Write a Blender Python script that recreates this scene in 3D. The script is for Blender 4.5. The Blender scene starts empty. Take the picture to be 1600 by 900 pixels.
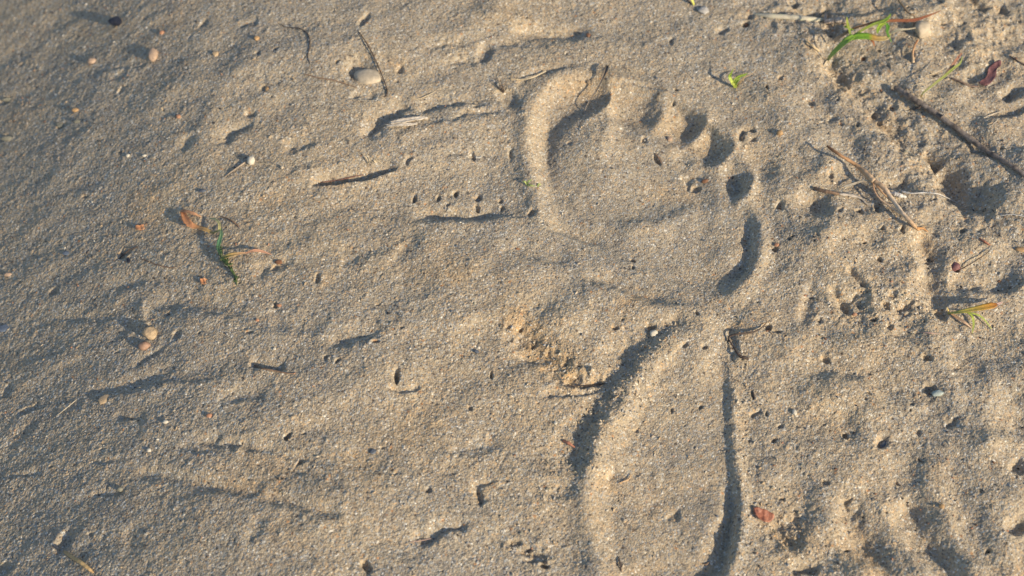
import bpy, math, random
import numpy as np
from mathutils import Vector, Matrix

# ------------------------------------------------------------------ camera, world, sun
PITCH = math.radians(57.0)
DIST = 0.67
LENS = 50.0
HC = DIST * math.sin(PITCH)
DC = DIST * math.cos(PITCH)
FPX = 800.0 / (18.0 / LENS)            # focal length in photo pixels (1600 wide)
SUN_AZ = math.radians(-36)             # direction towards the sun, on the ground (x right, y away)
SUN_EL = math.radians(25)

scene = bpy.context.scene
COL = scene.collection
cam_d = bpy.data.cameras.new("camera")
cam = bpy.data.objects.new("camera", cam_d)
COL.objects.link(cam)
cam.location = (0, -DC, HC)
cam.rotation_euler = (math.radians(90) - PITCH, 0, 0)
cam_d.lens = LENS
cam_d.sensor_width = 36
cam_d.clip_start = 0.01
cam_d.clip_end = 200
cam_d.dof.use_dof = True
cam_d.dof.focus_distance = 0.665
cam_d.dof.aperture_fstop = 9
scene.camera = cam

world = bpy.data.worlds.new("World")
scene.world = world
world.use_nodes = True
wn = world.node_tree
wn.nodes.clear()
sky = wn.nodes.new('ShaderNodeTexSky')
sky.sky_type = 'NISHITA'
sky.sun_disc = False
sky.sun_elevation = SUN_EL
sky.sun_rotation = math.pi / 2 - SUN_AZ
sky.altitude = 100
bg = wn.nodes.new('ShaderNodeBackground')
bg.inputs['Strength'].default_value = 0.1
wo = wn.nodes.new('ShaderNodeOutputWorld')
wn.links.new(sky.outputs[0], bg.inputs[0])
wn.links.new(bg.outputs[0], wo.inputs[0])

sun_d = bpy.data.lights.new("sun", 'SUN')
sun_d.energy = 3.6
sun_d.angle = math.radians(1.0)
sun_d.color = (1.0, 0.84, 0.61)
sun = bpy.data.objects.new("sun", sun_d)
COL.objects.link(sun)
L = Vector((math.cos(SUN_EL) * math.cos(SUN_AZ), math.cos(SUN_EL) * math.sin(SUN_AZ), math.sin(SUN_EL)))
sun.rotation_euler = L.to_track_quat('Z', 'Y').to_euler()
sun.location = (1, -1, 1)

scene.view_settings.view_transform = 'Standard'
scene.view_settings.look = 'None'
scene.view_settings.gamma = 1
scene.view_settings.exposure = 0.70
scene.render.resolution_x = 1024
scene.render.resolution_y = 576

rng = np.random.RandomState(7)
random.seed(7)

# ------------------------------------------------------------------ terrain base and pixel -> ground
def sstep(a, b, x):
    t = np.clip((x - a) / (b - a), 0, 1)
    return t * t * (3 - 2 * t)

_d = np.linspace(0, 3, 3001)
_sl = 0.43 * sstep(0.0, 0.21, _d) * (1 - sstep(0.35, 0.9, _d))  # invented fall-off: tilts the left ground from the sun to darken it
_dz = np.concatenate([[0], np.cumsum((_sl[1:] + _sl[:-1]) * 0.5 * (_d[1] - _d[0]))])

def base_h(x, y):
    d = np.clip(-0.03 - x + 0.08 * (-y), 0, 3)
    return -np.interp(d, _d, _dz)

def ray(px, py):
    dx = (px - 800.0) / FPX
    dy = -(py - 450.0) / FPX
    c, s = math.cos(PITCH), math.sin(PITCH)
    return np.array([dx, c + dy * s, -s + dy * c])

def G(px, py, hf=None):
    """photo pixel -> point on the ground (iterated against the height)."""
    r = ray(px, py)
    o = np.array([0, -DC, HC])
    z = 0.0
    for _ in range(9):
        t = (z - o[2]) / r[2]
        p = o + r * t
        z = float(base_h(p[0], p[1])) if hf is None else hf(p[0], p[1])
    return np.array([p[0], p[1], z])

# ------------------------------------------------------------------ the sheet's axes: dense near the camera's target, growing outwards
def axis(a, b, step, growth, far):
    core = np.arange(a, b + step * 0.5, step)
    out = []
    s, v = step, core[-1]
    while v < far:
        s *= growth
        v += s
        out.append(v)
    o2 = []
    s, v = step, core[0]
    while v > -far:
        s *= growth
        v -= s
        o2.append(v)
    return np.concatenate([np.array(o2[::-1]), core, np.array(out)])

STEP = 0.0004
xs = axis(-0.325, 0.29, STEP, 1.05, 40)
ys = axis(-0.16, 0.225, STEP, 1.05, 40)
NX, NY = len(xs), len(ys)
X, Y = np.meshgrid(xs, ys)             # [NY, NX]
SPX = np.gradient(xs)
SPY = np.gradient(ys)
SP = np.maximum(SPX[None, :], SPY[:, None])

# ------------------------------------------------------------------ noise
TB = rng.rand(512, 512)
def vnoise(x, y, s, seed=0):
    """smooth gradient-like value noise, cell size s, -1..1, gradient fades where the mesh is too coarse"""
    u = x / s + seed * 17.31 + 100
    v = y / s + seed * 9.77 + 100
    iu = np.floor(u).astype(np.int64); iv = np.floor(v).astype(np.int64)
    fu = u - iu; fv = v - iv
    fu = fu * fu * fu * (fu * (fu * 6 - 15) + 10); fv = fv * fv * fv * (fv * (fv * 6 - 15) + 10)
    a = TB[iv % 512, iu % 512]; b = TB[iv % 512, (iu + 1) % 512]
    c = TB[(iv + 1) % 512, iu % 512]; d = TB[(iv + 1) % 512, (iu + 1) % 512]
    return ((a * (1 - fu) + b * fu) * (1 - fv) + (c * (1 - fu) + d * fu) * fv) * 2 - 1

def nf(s, seed, amp, ux=None, vy=None):
    ux = X if ux is None else ux
    vy = Y if vy is None else vy
    return amp * vnoise(ux, vy, s, seed) * (1 - sstep(s * 0.25, s * 0.6, SP))

H = base_h(X, Y)
RR = np.hypot(X, Y)
H += (nf(1.7, 1, 0.06) + nf(0.45, 2, 0.012)) * sstep(0.3, 1.5, RR)
# photo-space position of each vertex, for masks of regions of ground
def inv_px(x, y):
    c, s = math.cos(PITCH), math.sin(PITCH)
    yy = y + DC; zz = -HC
    depth = yy * c - zz * s * -1 * -1 if False else yy * c + HC * s
    up = yy * s - HC * c
    depth = np.maximum(depth, 1e-3)
    return 800 + FPX * x / depth, 450 - FPX * up / depth
PXX, PYY = inv_px(X, Y)
PXX = np.clip(PXX, -600, 2200); PYY = np.clip(PYY, -600, 1500)

def spot(px, py, rx, ry, p=2):
    return np.exp(-(((PXX - px) / rx) ** 2 + ((PYY - py) / ry) ** 2) ** (p / 2))

# undulating, wind/hand-smoothed sand with streaks running roughly left-right on the left of the print
wx = X + 0.006 * vnoise(X, Y, 0.03, 21); wy = Y + 0.006 * vnoise(X, Y, 0.03, 22)
ca, sa = math.cos(math.radians(8)), math.sin(math.radians(8))
uu = (wx * ca + wy * sa) * 0.42; vv = -wx * sa + wy * ca
ca2, sa2 = math.cos(math.radians(-48)), math.sin(math.radians(-48))
u2 = (wx * ca2 + wy * sa2) * 0.45; v2 = -wx * sa2 + wy * ca2
rightm = sstep(1080, 1320, PXX)                       # the trampled right side
upr = rightm * (1 - sstep(330, 520, PYY))
foot = np.clip(spot(1010, 300, 190, 190, 4) + spot(1040, 730, 120, 200, 4), 0, 1)
calm = (1 - 0.75 * foot) * (1 - 0.72 * (1 - sstep(150, 600, PXX)))
H += (nf(0.10, 3, 0.0026, uu, vv) + nf(0.034, 4, 0.0017, uu, vv) * (1 - 0.6 * rightm)) * calm
H += nf(0.018, 5, 0.0009, X, Y) * calm + nf(0.009, 6, 0.00048, uu, vv)
H += nf(0.05, 7, 0.0055, u2, v2) * upr * calm + nf(0.022, 8, 0.0036, u2, v2) * (0.25 + upr) * rightm * calm
H += nf(0.012, 9, 0.0017) * rightm * calm
H += nf(0.0045, 10, 0.00022) * (0.7 + 0.9 * rightm * upr + 0.5 * foot * 0) + nf(0.0024, 11, 0.00012)
# crumbled crust in the churned places
def rspot(px, py, rx, ry, deg):
    a = math.radians(deg); u = (PXX - px) * math.cos(a) + (PYY - py) * math.sin(a); v = -(PXX - px) * math.sin(a) + (PYY - py) * math.cos(a)
    return np.exp(-(u / rx) ** 2 - (v / ry) ** 2)
def ridged(s_, seed): return 1 - np.abs(vnoise(X, Y, s_, seed)) * 2
diag = np.exp(-(((PXX - 1270) * 0.72 - (PYY - 70) * 0.69) / 34) ** 2) * sstep(1230, 1290, PXX) * (1 - sstep(1520, 1600, PXX))
churn = np.clip(0.8 * diag + spot(1375, 480, 75, 34) + spot(900, 592, 36, 20) + 0.75 * rspot(850, 550, 80, 24, 42) + 0.95 * rspot(945, 640, 140, 30, -55) + 0.35 * rspot(1150, 700, 200, 12, 88) + 0.3 * rspot(1172, 390, 60, 14, 95) + 0.25 * rspot(920, 180, 60, 20, -25) + spot(835, 862, 36, 22) + spot(1235, 830, 40, 40) + spot(1260, 30, 90, 30) + spot(1540, 60, 80, 60)
                + spot(1480, 330, 90, 160) * 0.5 + spot(1385, 850, 50, 50) * 0.6 + spot(730, 720, 60, 70) * 0.35 + spot(350, 690, 120, 40) * 0.35 + spot(1080, 282, 26, 14) * 0.7 + spot(1490, 570, 40, 60) * 0.6 + 0.10 * rightm, 0, 1)
fadeS = 1 - sstep(0.0012, 0.0025, SP)
H += (ridged(0.0085, 51) * 0.00055 + ridged(0.0034, 52) * 0.00032 + vnoise(X, Y, 0.0022, 53) * 0.00035) * churn * fadeS
# outside the frame the same kind of ground goes on
H += nf(0.25, 12, 0.008) * sstep(0.30, 0.5, np.hypot(X, Y)) + nf(0.06, 13, 0.003) * sstep(0.30, 0.5, np.hypot(X, Y))

# ------------------------------------------------------------------ primitives pressed into the sand
MM = 0.001
def catmull(P, n=10):
    P = np.asarray(P, float)
    if len(P) < 3:
        t = np.linspace(0, 1, n * 2)[:, None]
        return P[0] * (1 - t) + P[-1] * t
    Q = np.vstack([2 * P[0] - P[1], P, 2 * P[-1] - P[-2]])
    out = []
    for i in range(1, len(Q) - 2):
        p0, p1, p2, p3 = Q[i - 1], Q[i], Q[i + 1], Q[i + 2]
        for t in np.linspace(0, 1, n, endpoint=False):
            out.append(0.5 * ((2 * p1) + (-p0 + p2) * t + (2 * p0 - 5 * p1 + 4 * p2 - p3) * t * t + (-p0 + 3 * p1 - 3 * p2 + p3) * t ** 3))
    out.append(Q[-2])
    return np.array(out)

def window(P, m):
    x0, x1 = np.searchsorted(xs, [P[:, 0].min() - m, P[:, 0].max() + m])
    y0, y1 = np.searchsorted(ys, [P[:, 1].min() - m, P[:, 1].max() + m])
    return slice(y0, y1), slice(x0, x1)

def line_field(P, sl, rough=0.0):
    Xw = X[sl]; Yw = Y[sl]
    if rough:
        Xw = Xw + rough * (vnoise(Xw, Yw, 0.0035, 31) + 0.7 * vnoise(Xw, Yw, 0.008, 33))
        Yw = Yw + rough * (vnoise(Yw, Xw, 0.0035, 32) + 0.7 * vnoise(Yw, Xw, 0.008, 34))
    best = np.full(Xw.shape, 1e9); side = np.zeros(Xw.shape); tt = np.zeros(Xw.shape)
    seg = np.hypot(*(P[1:] - P[:-1]).T); cum = np.concatenate([[0], np.cumsum(seg)]); tot = cum[-1]
    for i in range(len(P) - 1):
        a, b = P[i], P[i + 1]; d = b - a; l2 = d @ d
        if l2 < 1e-14: continue
        t = np.clip(((Xw - a[0]) * d[0] + (Yw - a[1]) * d[1]) / l2, 0, 1)
        ex = Xw - a[0] - t * d[0]; ey = Yw - a[1] - t * d[1]
        q = ex * ex + ey * ey
        m = q < best
        best = np.where(m, q, best)
        cr = d[0] * ey - d[1] * ex
        side = np.where(m, np.sign(cr), side)
        tt = np.where(m, (cum[i] + t * seg[i]) / tot, tt)
    return np.sqrt(best), side, tt

def line(pts, amp, wl, wr=None, taper=0.25, rough=0.5, rim=0.0, p=2.0):
    """asymmetric ridge (amp>0) or groove (amp<0) along photo points; wl = width on the left of travel, wr = right. mm"""
    wr = wl if wr is None else wr
    amp = amp * (0.78 + 0.22 * float(sstep(250, 560, pts[len(pts) // 2][0])))
    P = catmull([G(*q)[:2] for q in pts])
    sl = window(P, (max(wl, wr) * 3 + 3) * MM)
    d, s, t = line_field(P, sl, rough * MM)
    d = d / MM
    w = np.where(s > 0, wl, wr)
    prof = np.exp(-(d / w) ** p)
    tp = sstep(0, taper, t) * sstep(0, taper, 1 - t) if taper > 0 else 1.0
    h = amp * prof * (0.25 + 0.75 * tp if taper < 0.1 else tp)
    if rim:
        h = h + rim * np.exp(-((d - 1.9 * w) / (0.8 * w)) ** 2) * tp
    H[sl] += h * MM

def pit(px, py, rx, ry=None, rot=0, d=1.5, edge=0.45, rim=0.0, rough=0.9):
    """bowl with steepish wall; radii in photo px; negative d makes a lump"""
    ry = rx if ry is None else ry
    c = G(px, py)[:2]
    sx = G(px + 1, py)[0] - c[0]; sy = abs(G(px, py + 1)[1] - c[1])
    a, b = rx * sx, ry * sy
    m = max(a, b) * 2.2 + 0.002
    x0, x1 = np.searchsorted(xs, [c[0] - m, c[0] + m]); y0, y1 = np.searchsorted(ys, [c[1] - m, c[1] + m])
    sl = (slice(y0, y1), slice(x0, x1))
    Xw = X[sl] - c[0]; Yw = Y[sl] - c[1]
    Xn = Xw + rough * MM * vnoise(X[sl], Y[sl], 0.003, 41); Yn = Yw + rough * MM * vnoise(X[sl], Y[sl], 0.003, 42)
    r0 = math.radians(rot)
    u = Xn * math.cos(r0) + Yn * math.sin(r0); v = -Xn * math.sin(r0) + Yn * math.cos(r0)
    r = np.hypot(u / a, v / b)
    h = -d * (0.78 if px < 420 else 1) * (1 - sstep(edge, 1.1, r))
    if rim: h = h + rim * np.exp(-((r - 1.3) / 0.3) ** 2)
    H[sl] += h * MM

def toe(px, py, rx, ry, rot, d):
    """a toe's hollow: steep on its right, sliding out gently to the left"""
    c = G(px, py)[:2]; sx = G(px + 1, py)[0] - c[0]; sy = abs(G(px, py + 1)[1] - c[1]); a, b = rx * sx, ry * sy
    m = max(a, b) * 2.6
    x0, x1 = np.searchsorted(xs, [c[0] - m, c[0] + m]); y0, y1 = np.searchsorted(ys, [c[1] - m, c[1] + m]); sl = (slice(y0, y1), slice(x0, x1))
    Xw = X[sl] - c[0] + 0.0009 * vnoise(X[sl], Y[sl], 0.007, 61); Yw = Y[sl] - c[1] + 0.0009 * vnoise(X[sl], Y[sl], 0.007, 62)
    r0 = math.radians(rot); u = (Xw * math.cos(r0) + Yw * math.sin(r0)) / a; v = (-Xw * math.sin(r0) + Yw * math.cos(r0)) / b
    u = np.where(u < 0, u / 1.5, u); r = (np.abs(u) ** 2.3 + np.abs(v) ** 2.3) ** (1 / 2.3)
    H[sl] += -d * MM * (1 - sstep(0.1, 1.2, r)) * (0.72 + 0.28 * np.tanh(u * 2.2))
    H[sl] += 0.5 * MM * np.exp(-((r - 1.3) / 0.22) ** 2) * sstep(-0.2, 0.6, u)

def closed_field(pts, m):
    P = catmull([G(*q)[:2] for q in pts] + [G(*pts[0])[:2]], 8)
    sl = window(P, m * MM)
    d, s, t = line_field(P, sl, 0.4 * MM)
    Xw, Yw = X[sl], Y[sl]
    ins = np.zeros(Xw.shape, bool)
    for i in range(len(P) - 1):
        (ax, ay), (bx, by) = P[i], P[i + 1]
        if ay == by: continue
        c = ((ay > Yw) != (by > Yw)) & (Xw < (bx - ax) * (Yw - ay) / (by - ay) + ax)
        ins ^= c
    return sl, np.where(ins, d, -d) / MM

# ---- forefoot
ff = [(846, 352), (836, 300), (826, 250), (824, 200), (834, 158), (868, 124), (915, 112), (975, 128), (1035, 144), (1085, 170),
      (1122, 203), (1148, 240), (1168, 280), (1172, 322), (1183, 370), (1178, 412), (1160, 442), (1138, 462), (1090, 474),
      (1040, 462), (985, 438), (925, 408), (880, 380)]
sl, sd = closed_field(ff, 30)
px, py = PXX[sl], PYY[sl]
wv = 4.5 + 6.5 * (1 - sstep(860, 1120, px)) + 12 * sstep(330, 430, py) * (1 - sstep(1080, 1140, px))
toeside = sstep(1090, 1130, px) * sstep(200, 240, py) * (1 - sstep(330, 385, py))
H[sl] += -(3.6 - 2.3 * toeside - 1.5 * sstep(1090, 1140, px) * sstep(320, 380, py) - 0.4 * sstep(1090, 1140, px)) * MM * sstep(0, 1, sd / (wv + 3 * toeside))
H[sl] += 1.5 * MM * np.exp(-((sd + 1.5) / 4.5) ** 2) * (1 - sstep(330, 400, py) * (1 - sstep(1120, 1150, px)))
# step from the big-toe hollow up to the ball
bt = [(956, 116), (945, 148), (915, 165), (882, 178), (861, 198), (856, 225), (862, 262), (885, 310), (960, 320), (1050, 300), (1040, 250), (1000, 215), (975, 180), (964, 150)]
sl, sd = closed_field(bt, 5)
px, py = PXX[sl], PYY[sl]
wv = 8.0 + 26 * sstep(-5, 70, (px - 925) * 0.5 + (py - 195) * 0.86)
H[sl] += 4.2 * MM * sstep(0, 1, sd / wv) * (0.55 + 0.45 * sstep(860, 925, px))
line([(938, 136), (900, 155), (862, 178), (850, 220), (856, 262), (856, 290)], -1.4, 5, 5, 0.2)
# ridge between first and second toe
line([(950, 112), (953, 132), (954, 156), (950, 180)], 2.2, 9, 4.0, 0.3, 0.3)
# second and third toe, shallow
toe(998, 165, 32, 36, -20, 1.2); pit(975, 158, 42, 38, 0, 1.3, 0.0); pit(1046, 182, 30, 34, 20, 0.9, 0.0)
line([(1020, 142), (1036, 168), (1026, 206)], 2.4, 6, 5, 0.25, 0.4)
toe(1070, 192, 23, 32, -34, 3.2)
line([(1078, 172), (1098, 190), (1096, 206), (1070, 222)], 1.6, 3.5, 3, 0.2, 0.3)
toe(1119, 233, 20, 22, -28, 4.4)
line([(1070, 250), (1110, 259), (1150, 252)], 1.6, 3.5, 3, 0.2, 0.3)
toe(1149, 286, 21, 23, -22, 4.6)
line([(1165, 262), (1174, 290), (1160, 312), (1140, 316)], 1.4, 4, 3, 0.25, 0.3)
# crease under the toes
line([(945, 186), (985, 200), (1030, 222), (1070, 236)], 1.9, 3.5, 8, 0.2, 0.6)
line([(870, 225), (960, 240), (1040, 256), (1090, 300), (1060, 345)], 0.9, 14, 14, 0.3)
line([(950, 350), (1020, 347), (1070, 337), (1120, 322)], 1.9, 6, 12, 0.3)
line([(950, 350), (1010, 352), (1060, 356)], 0.8, 4, 10, 0.3)
# right side crescent
line([(1165, 325), (1174, 370), (1168, 408), (1146, 440), (1134, 462)], -1.2, 2.0, 3.4, 0.3, 0.3)
line([(1178, 330), (1190, 375), (1184, 415), (1160, 448)], 0.9, 4, 2.5, 0.2, 0.2)
line([(1140, 240), (1152, 290), (1156, 360), (1140, 400)], 0.7, 5, 5, 0.3)
# thin crack lines just above the toes
line([(950, 128), (985, 130), (1020, 136), (1060, 152)], -0.9, 1.3, 1.0, 0.25, 0.3)
line([(800, 140), (830, 118), (870, 106), (910, 105)], -1.3, 2.6, 1.6, 0.25, 0.6)
pit(795, 150, 18, 22, 35, 2.6, 0.3)
# ---- heel
hl = [(1136, 530), (1143, 600), (1143, 680), (1151, 740), (1156, 790), (1149, 850), (1130, 905), (1080, 935), (1000, 940),
      (948, 915), (926, 860), (918, 800), (922, 740), (942, 690), (985, 620), (1030, 560), (1080, 522)]
sl, sd = closed_field(hl, 25)
px, py = PXX[sl], PYY[sl]
wv = 3.5 + 8.0 * (1 - sstep(960, 1110, px))
dep = 1.0 + 0.9 * sstep(560, 700, py) * (1 - 0.85 * sstep(1100, 1140, px) * (1 - sstep(720, 790, py))) + 1.2 * sstep(730, 800, py)
H[sl] += -dep * MM * sstep(0, 1, sd / wv)
H[sl] += 0.8 * MM * np.exp(-((sd + 1.5) / 3.5) ** 2) * sstep(560, 640, py)
line([(1150, 590), (1149, 660), (1156, 730), (1163, 790), (1157, 850), (1140, 905)], 0.6, 4, 2.2, 0.1, 0.2)
line([(1146, 740), (1148, 790), (1140, 840), (1120, 900)], -1.3, 2.0, 4.5, 0.3, 0.3)
line([(1148, 790), (1138, 840), (1118, 890), (1090, 930)], -1.2, 3, 7, 0.3, 0.3)
line([(1125, 900), (1070, 885), (1010, 893), (960, 915)], -1.3, 8, 5, 0.2)
line([(1138, 500), (1144, 540), (1142, 575)], -1.8, 2, 4, 0.3, 0.4)
line([(1062, 505), (1022, 553), (988, 595), (952, 648), (934, 700), (922, 765)], 2.6, 12, 5.0, 0.12, 1.0)
line([(930, 700), (920, 770), (920, 830), (934, 885), (955, 920)], 0.8, 6, 10, 0.2, 0.5)
line([(1072, 498), (1040, 515), (1010, 545)], -1.6, 3, 5, 0.3, 1.2)
line([(1030, 505), (990, 545), (955, 600), (918, 655), (894, 715), (876, 768)], -1.7, 5, 8, 0.2, 2.4)
pit(972, 548, 46, 36, 20, 1.5, 0.1, rough=1.5); pit(880, 765, 26, 16, 20, 1.2, 0.1, rough=1.2)
line([(1098, 468), (1100, 500), (1092, 545), (1080, 610)], 1.9, 7, 8, 0.25)
line([(1128, 745), (1122, 790), (1100, 840), (1070, 870)], 1.0, 4, 6, 0.3, 0.5); pit(1030, 770, 60, 45, 0, 0.9, 0.0, rough=2)
pit(959, 740, 13, 12, 0, 1.3, 0.3); pit(1055, 800, 14, 12, 20, 1.5, 0.3)
# ---- left and centre features  (direction left -> right: left of travel = up in the photo)
line([(560, 207), (590, 190), (620, 172), (650, 162)], -3.4, 6.5, 3.0, 0.25, 1.2)
pit(583, 198, 26, 20, 30, 1.6, 0.2, rough=1.2)
line([(640, 175), (680, 163), (730, 155), (770, 160)], -2.6, 4.4, 2.4, 0.25, 1.0)
line([(600, 215), (660, 200), (720, 190), (790, 178)], 1.2, 2.5, 6, 0.3, 1.0)
line([(700, 188), (745, 172), (790, 168)], -1.1, 2, 1.4, 0.3, 0.8)
line([(482, 283), (520, 280), (560, 274), (590, 268), (622, 256)], -3.2, 5.5, 1.0, 0.12, 0.35)
line([(486, 287), (525, 284), (560, 279), (592, 272), (625, 260)], 1.3, 0.9, 5.0, 0.15, 0.35)
line([(632, 330), (670, 328), (720, 332), (772, 330), (800, 324)], -4.0, 4.5, 4.2, 0.3, 0.6)
line([(640, 336), (700, 338), (770, 337), (850, 345)], 1.1, 1.5, 8, 0.25, 0.5)
line([(744, 20), (800, 24), (850, 28)], 0.9, 3, 6, 0.3)
line([(790, 45), (840, 46), (890, 45), (930, 42)], -3.4, 5, 4.6, 0.25, 0.8)
line([(770, 68), (820, 62), (870, 72)], -0.9, 4, 2, 0.3, 0.8)
pit(757, 80, 15, 20, -20, 2.4, 0.35); line([(765, 64), (800, 66), (830, 72)], -1.2, 2.5, 1.3, 0.3)
pit(560, 105, 24, 22, 10, 3.2, 0.3)
pit(570, 30, 8, 15, -25, 1.8, 0.3)
pit(624, 106, 8, 9, 0, 1.8, 0.3)
line([(130, 614), (200, 600), (250, 582), (292, 562)], -2.0, 3.6, 2.8, 0.25, 0.6)
line([(200, 575), (240, 553), (262, 540)], -1.2, 2.5, 1.2, 0.3, 0.6)
line([(150, 610), (200, 618), (300, 590), (360, 588)], 0.9, 2, 7, 0.3)
line([(205, 736), (260, 742), (330, 757), (400, 770), (420, 774)], -2.6, 4.0, 3.4, 0.12, 0.4)
line([(205, 730), (260, 731), (330, 744), (400, 758)], 0.9, 3, 2, 0.2, 0.4)
line([(400, 774), (450, 784), (500, 798), (540, 806)], -2.0, 3, 2.6, 0.2, 0.4)
line([(270, 680), (330, 693), (400, 700), (460, 712), (520, 730)], -1.0, 2.6, 1.4, 0.2, 0.7)
line([(420, 720), (470, 735), (510, 750), (545, 772)], -1.3, 3, 1.5, 0.25, 0.7)
line([(140, 772), (170, 772), (200, 770)], -1.4, 2.2, 1.0, 0.3, 0.5)
line([(135, 720), (170, 722), (200, 718)], -1.0, 2.2, 1.0, 0.3, 0.5)
line([(10, 745), (40, 742), (75, 735)], -1.0, 1.5, 1.0, 0.3, 0.5)
line([(215, 480), (260, 468), (330, 478), (400, 500)], -2.6, 9, 4.5, 0.3, 1.2)
line([(220, 470), (222, 500), (215, 520)], 1.6, 3, 3, 0.3)
line([(250, 490), (320, 492), (400, 515), (470, 540)], 1.3, 4, 12, 0.25)
line([(160, 540), (220, 500), (255, 495)], -1.0, 5, 2.5, 0.3)
line([(385, 568), (415, 573), (448, 578)], -2.6, 4.5, 0.9, 0.2, 0.3)
line([(400, 572), (425, 578), (455, 584)], 1.0, 0.8, 3.5, 0.2, 0.3)
line([(600, 604), (630, 613), (662, 602)], -1.6, 2.2, 1.0, 0.25, 0.6)
pit(619, 588, 7, 14, 0, 4.0, 0.4)
line([(790, 505), (830, 545), (870, 580), (905, 606)], -2.6, 7, 6, 0.25, 1.6)
line([(780, 480), (830, 500), (880, 515), (930, 510)], 0.9, 8, 12, 0.3)
line([(880, 600), (905, 603), (925, 600), (950, 598)], -3.0, 4.0, 1.0, 0.2, 0.6)
pit(925, 585, 10, 14, 0, -2.0, 0.2)
pit(895, 592, 18, 13, 10, 2.0, 0.3, rough=1.2)
line([(840, 618), (880, 618), (915, 614), (945, 604)], -1.6, 3.2, 1.1, 0.2, 0.4)
line([(850, 352), (900, 362), (950, 378)], -2.0, 4.5, 2.4, 0.3)
line([(770, 385), (840, 398), (910, 412)], -2.0, 7, 3.5, 0.3); line([(900, 430), (960, 445), (1010, 465), (1060, 478)], -3.0, 5, 3.4, 0.25, 0.6); line([(895, 428), (950, 452), (1005, 472), (1070, 486), (1110, 478)], 2.2, 4, 11, 0.2, 0.4)
line([(780, 345), (760, 400), (720, 440)], 0.8, 10, 10, 0.3)
line([(635, 840), (670, 838), (705, 822), (738, 826)], -2.8, 4, 1.8, 0.2, 0.8)
line([(742, 758), (750, 775), (758, 788)], -2.6, 1.6, 2.2, 0.25, 0.7)
line([(735, 760), (760, 752), (775, 750)], -1.4, 2, 1.2, 0.3, 0.7)
pit(830, 862, 26, 13, -20, 2.6, 0.3, rough=1.6); pit(805, 845, 10, 8, 0, 1.8, 0.3, rough=1.2); pit(852, 880, 9, 6, 0, 3.0)
pit(573, 883, 8, 12, 0, 2.6, 0.3); pit(567, 882, 3, 6, 0, 2.0)
pit(102, 845, 16, 24, -30, 3.4, 0.3); pit(5, 890, 18, 12, 0, 2.6)
pit(45, 640, 22, 9, 8, 2.0, 0.3, rough=1.2); pit(12, 610, 8, 12, 0, 1.2)
pit(85, 455, 9, 8, 30, 2.4, 0.3); pit(5, 218, 12, 5, 0, 1.8, 0.3); pit(8, 158, 11, 6, 0, 1.8, 0.3)
pit(97, 196, 9, 6, 0, 1.6, 0.3); pit(193, 393, 12, 9, 30, 1.9, 0.3); pit(185, 120, 14, 9, 0, 1.4, 0.3, rough=1.2); pit(190, 140, 6, 7, 0, 1.6)
pit(450, 680, 6, 9, 0, 2.8, 0.3); pit(467, 722, 7, 5, 0, 2.0, 0.3); pit(390, 178, 9, 8, 20, 2.2, 0.3)
pit(317, 38, 7, 7, 0, 2.0, 0.3); pit(115, 255, 0.1, 0.1, 0, 0); pit(413, 137, 7, 6, 0, 1.8, 0.3)
pit(277, 522, 9, 8, 0, 1.9, 0.3, rough=1); pit(265, 490, 9, 7, 20, 1.3, 0.3); pit(430, 80, 5, 4)
pit(496, 432, 6, 7, 0, 1.8); pit(429, 474, 5, 6, 0, 1.8); pit(430, 416, 9, 6, 0, 1.4); pit(509, 560, 6, 5, 0, 1.3); pit(528, 563, 6, 5, 0, 1.6)
pit(587, 536, 7, 5, 0, 1.4); pit(733, 637, 6, 4, 0, 1.6); pit(725, 850, 0.1, 0.1, 0, 0); pit(670, 766, 5, 5, 0, 1.6)
pit(645, 305, 4, 8, 0, 2.6, 0.3); pit(683, 304, 5, 5, 0, 2.2); pit(711, 298, 5, 6, 0, 2.8); pit(748, 303, 8, 6, 0, 2.4, 0.3); pit(746, 318, 5, 5, 0, 2.2); pit(700, 312, 5, 4, 0, 1.4); pit(780, 308, 4, 4, 0, 1.6); pit(786, 319, 4, 4, 0, 1.6)
pit(637, 247, 6, 8, 0, 1.8, 0.3); pit(738, 238, 7, 8, 0, 1.6, 0.3); pit(832, 331, 7, 7, 0, 1.8, 0.3); pit(798, 235, 6, 12, 0, 1.3, 0.3)
pit(765, 570, 0.1, 0.1, 0, 0); pit(767, 586, 4, 5, 0, 2.2); pit(805, 504, 0.1, 0.1, 0, 0); pit(812, 513, 5, 4, 0, 1.8)
for q in ((795, 514), (834, 535), (855, 552), (879, 566), (903, 574)): pit(q[0], q[1], 5, 4, 30, 1.2, 0.2, rough=1.8)
pit(1016, 512, 9, 7, 10, 2.6, 0.3); pit(960, 513, 5, 5, 0, 1.6); pit(989, 402, 4, 4, 0, 1.6); pit(990, 415, 3, 3, 0, 1.4)
pit(1027, 244, 5, 9, 30, 2.2, 0.3); pit(1076, 280, 12, 10, 0, 1.5, 0.3, rough=1.6); pit(1090, 290, 8, 4, 0, 1.8, rough=1.2)
pit(1008, 216, 4, 3, 0, 1.8); pit(1056, 141, 4, 3, 0, 1.8); pit(1052, 158, 3, 2.5, 0, 1.6); pit(1086, 494, 3, 4, 0, 1.9)
pit(1068, 544, 6, 4, 0, 1.5); pit(1100, 545, 5, 4, 0, 1.7); pit(1095, 635, 4, 5, 0, 1.4); pit(1050, 640, 4, 4, 0, 1.2); pit(995, 670, 5, 4, 0, 1.3)
# little animal mark by the toes
line([(1160, 222), (1158, 212), (1166, 203), (1182, 204)], -2.6, 1.5, 1.1, 0.15, 0.3); line([(1176, 212), (1178, 222)], -1.8, 1.2, 1.2, 0.2)
pit(1199, 137, 4, 4, 0, 2.6, 0.4)
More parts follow.
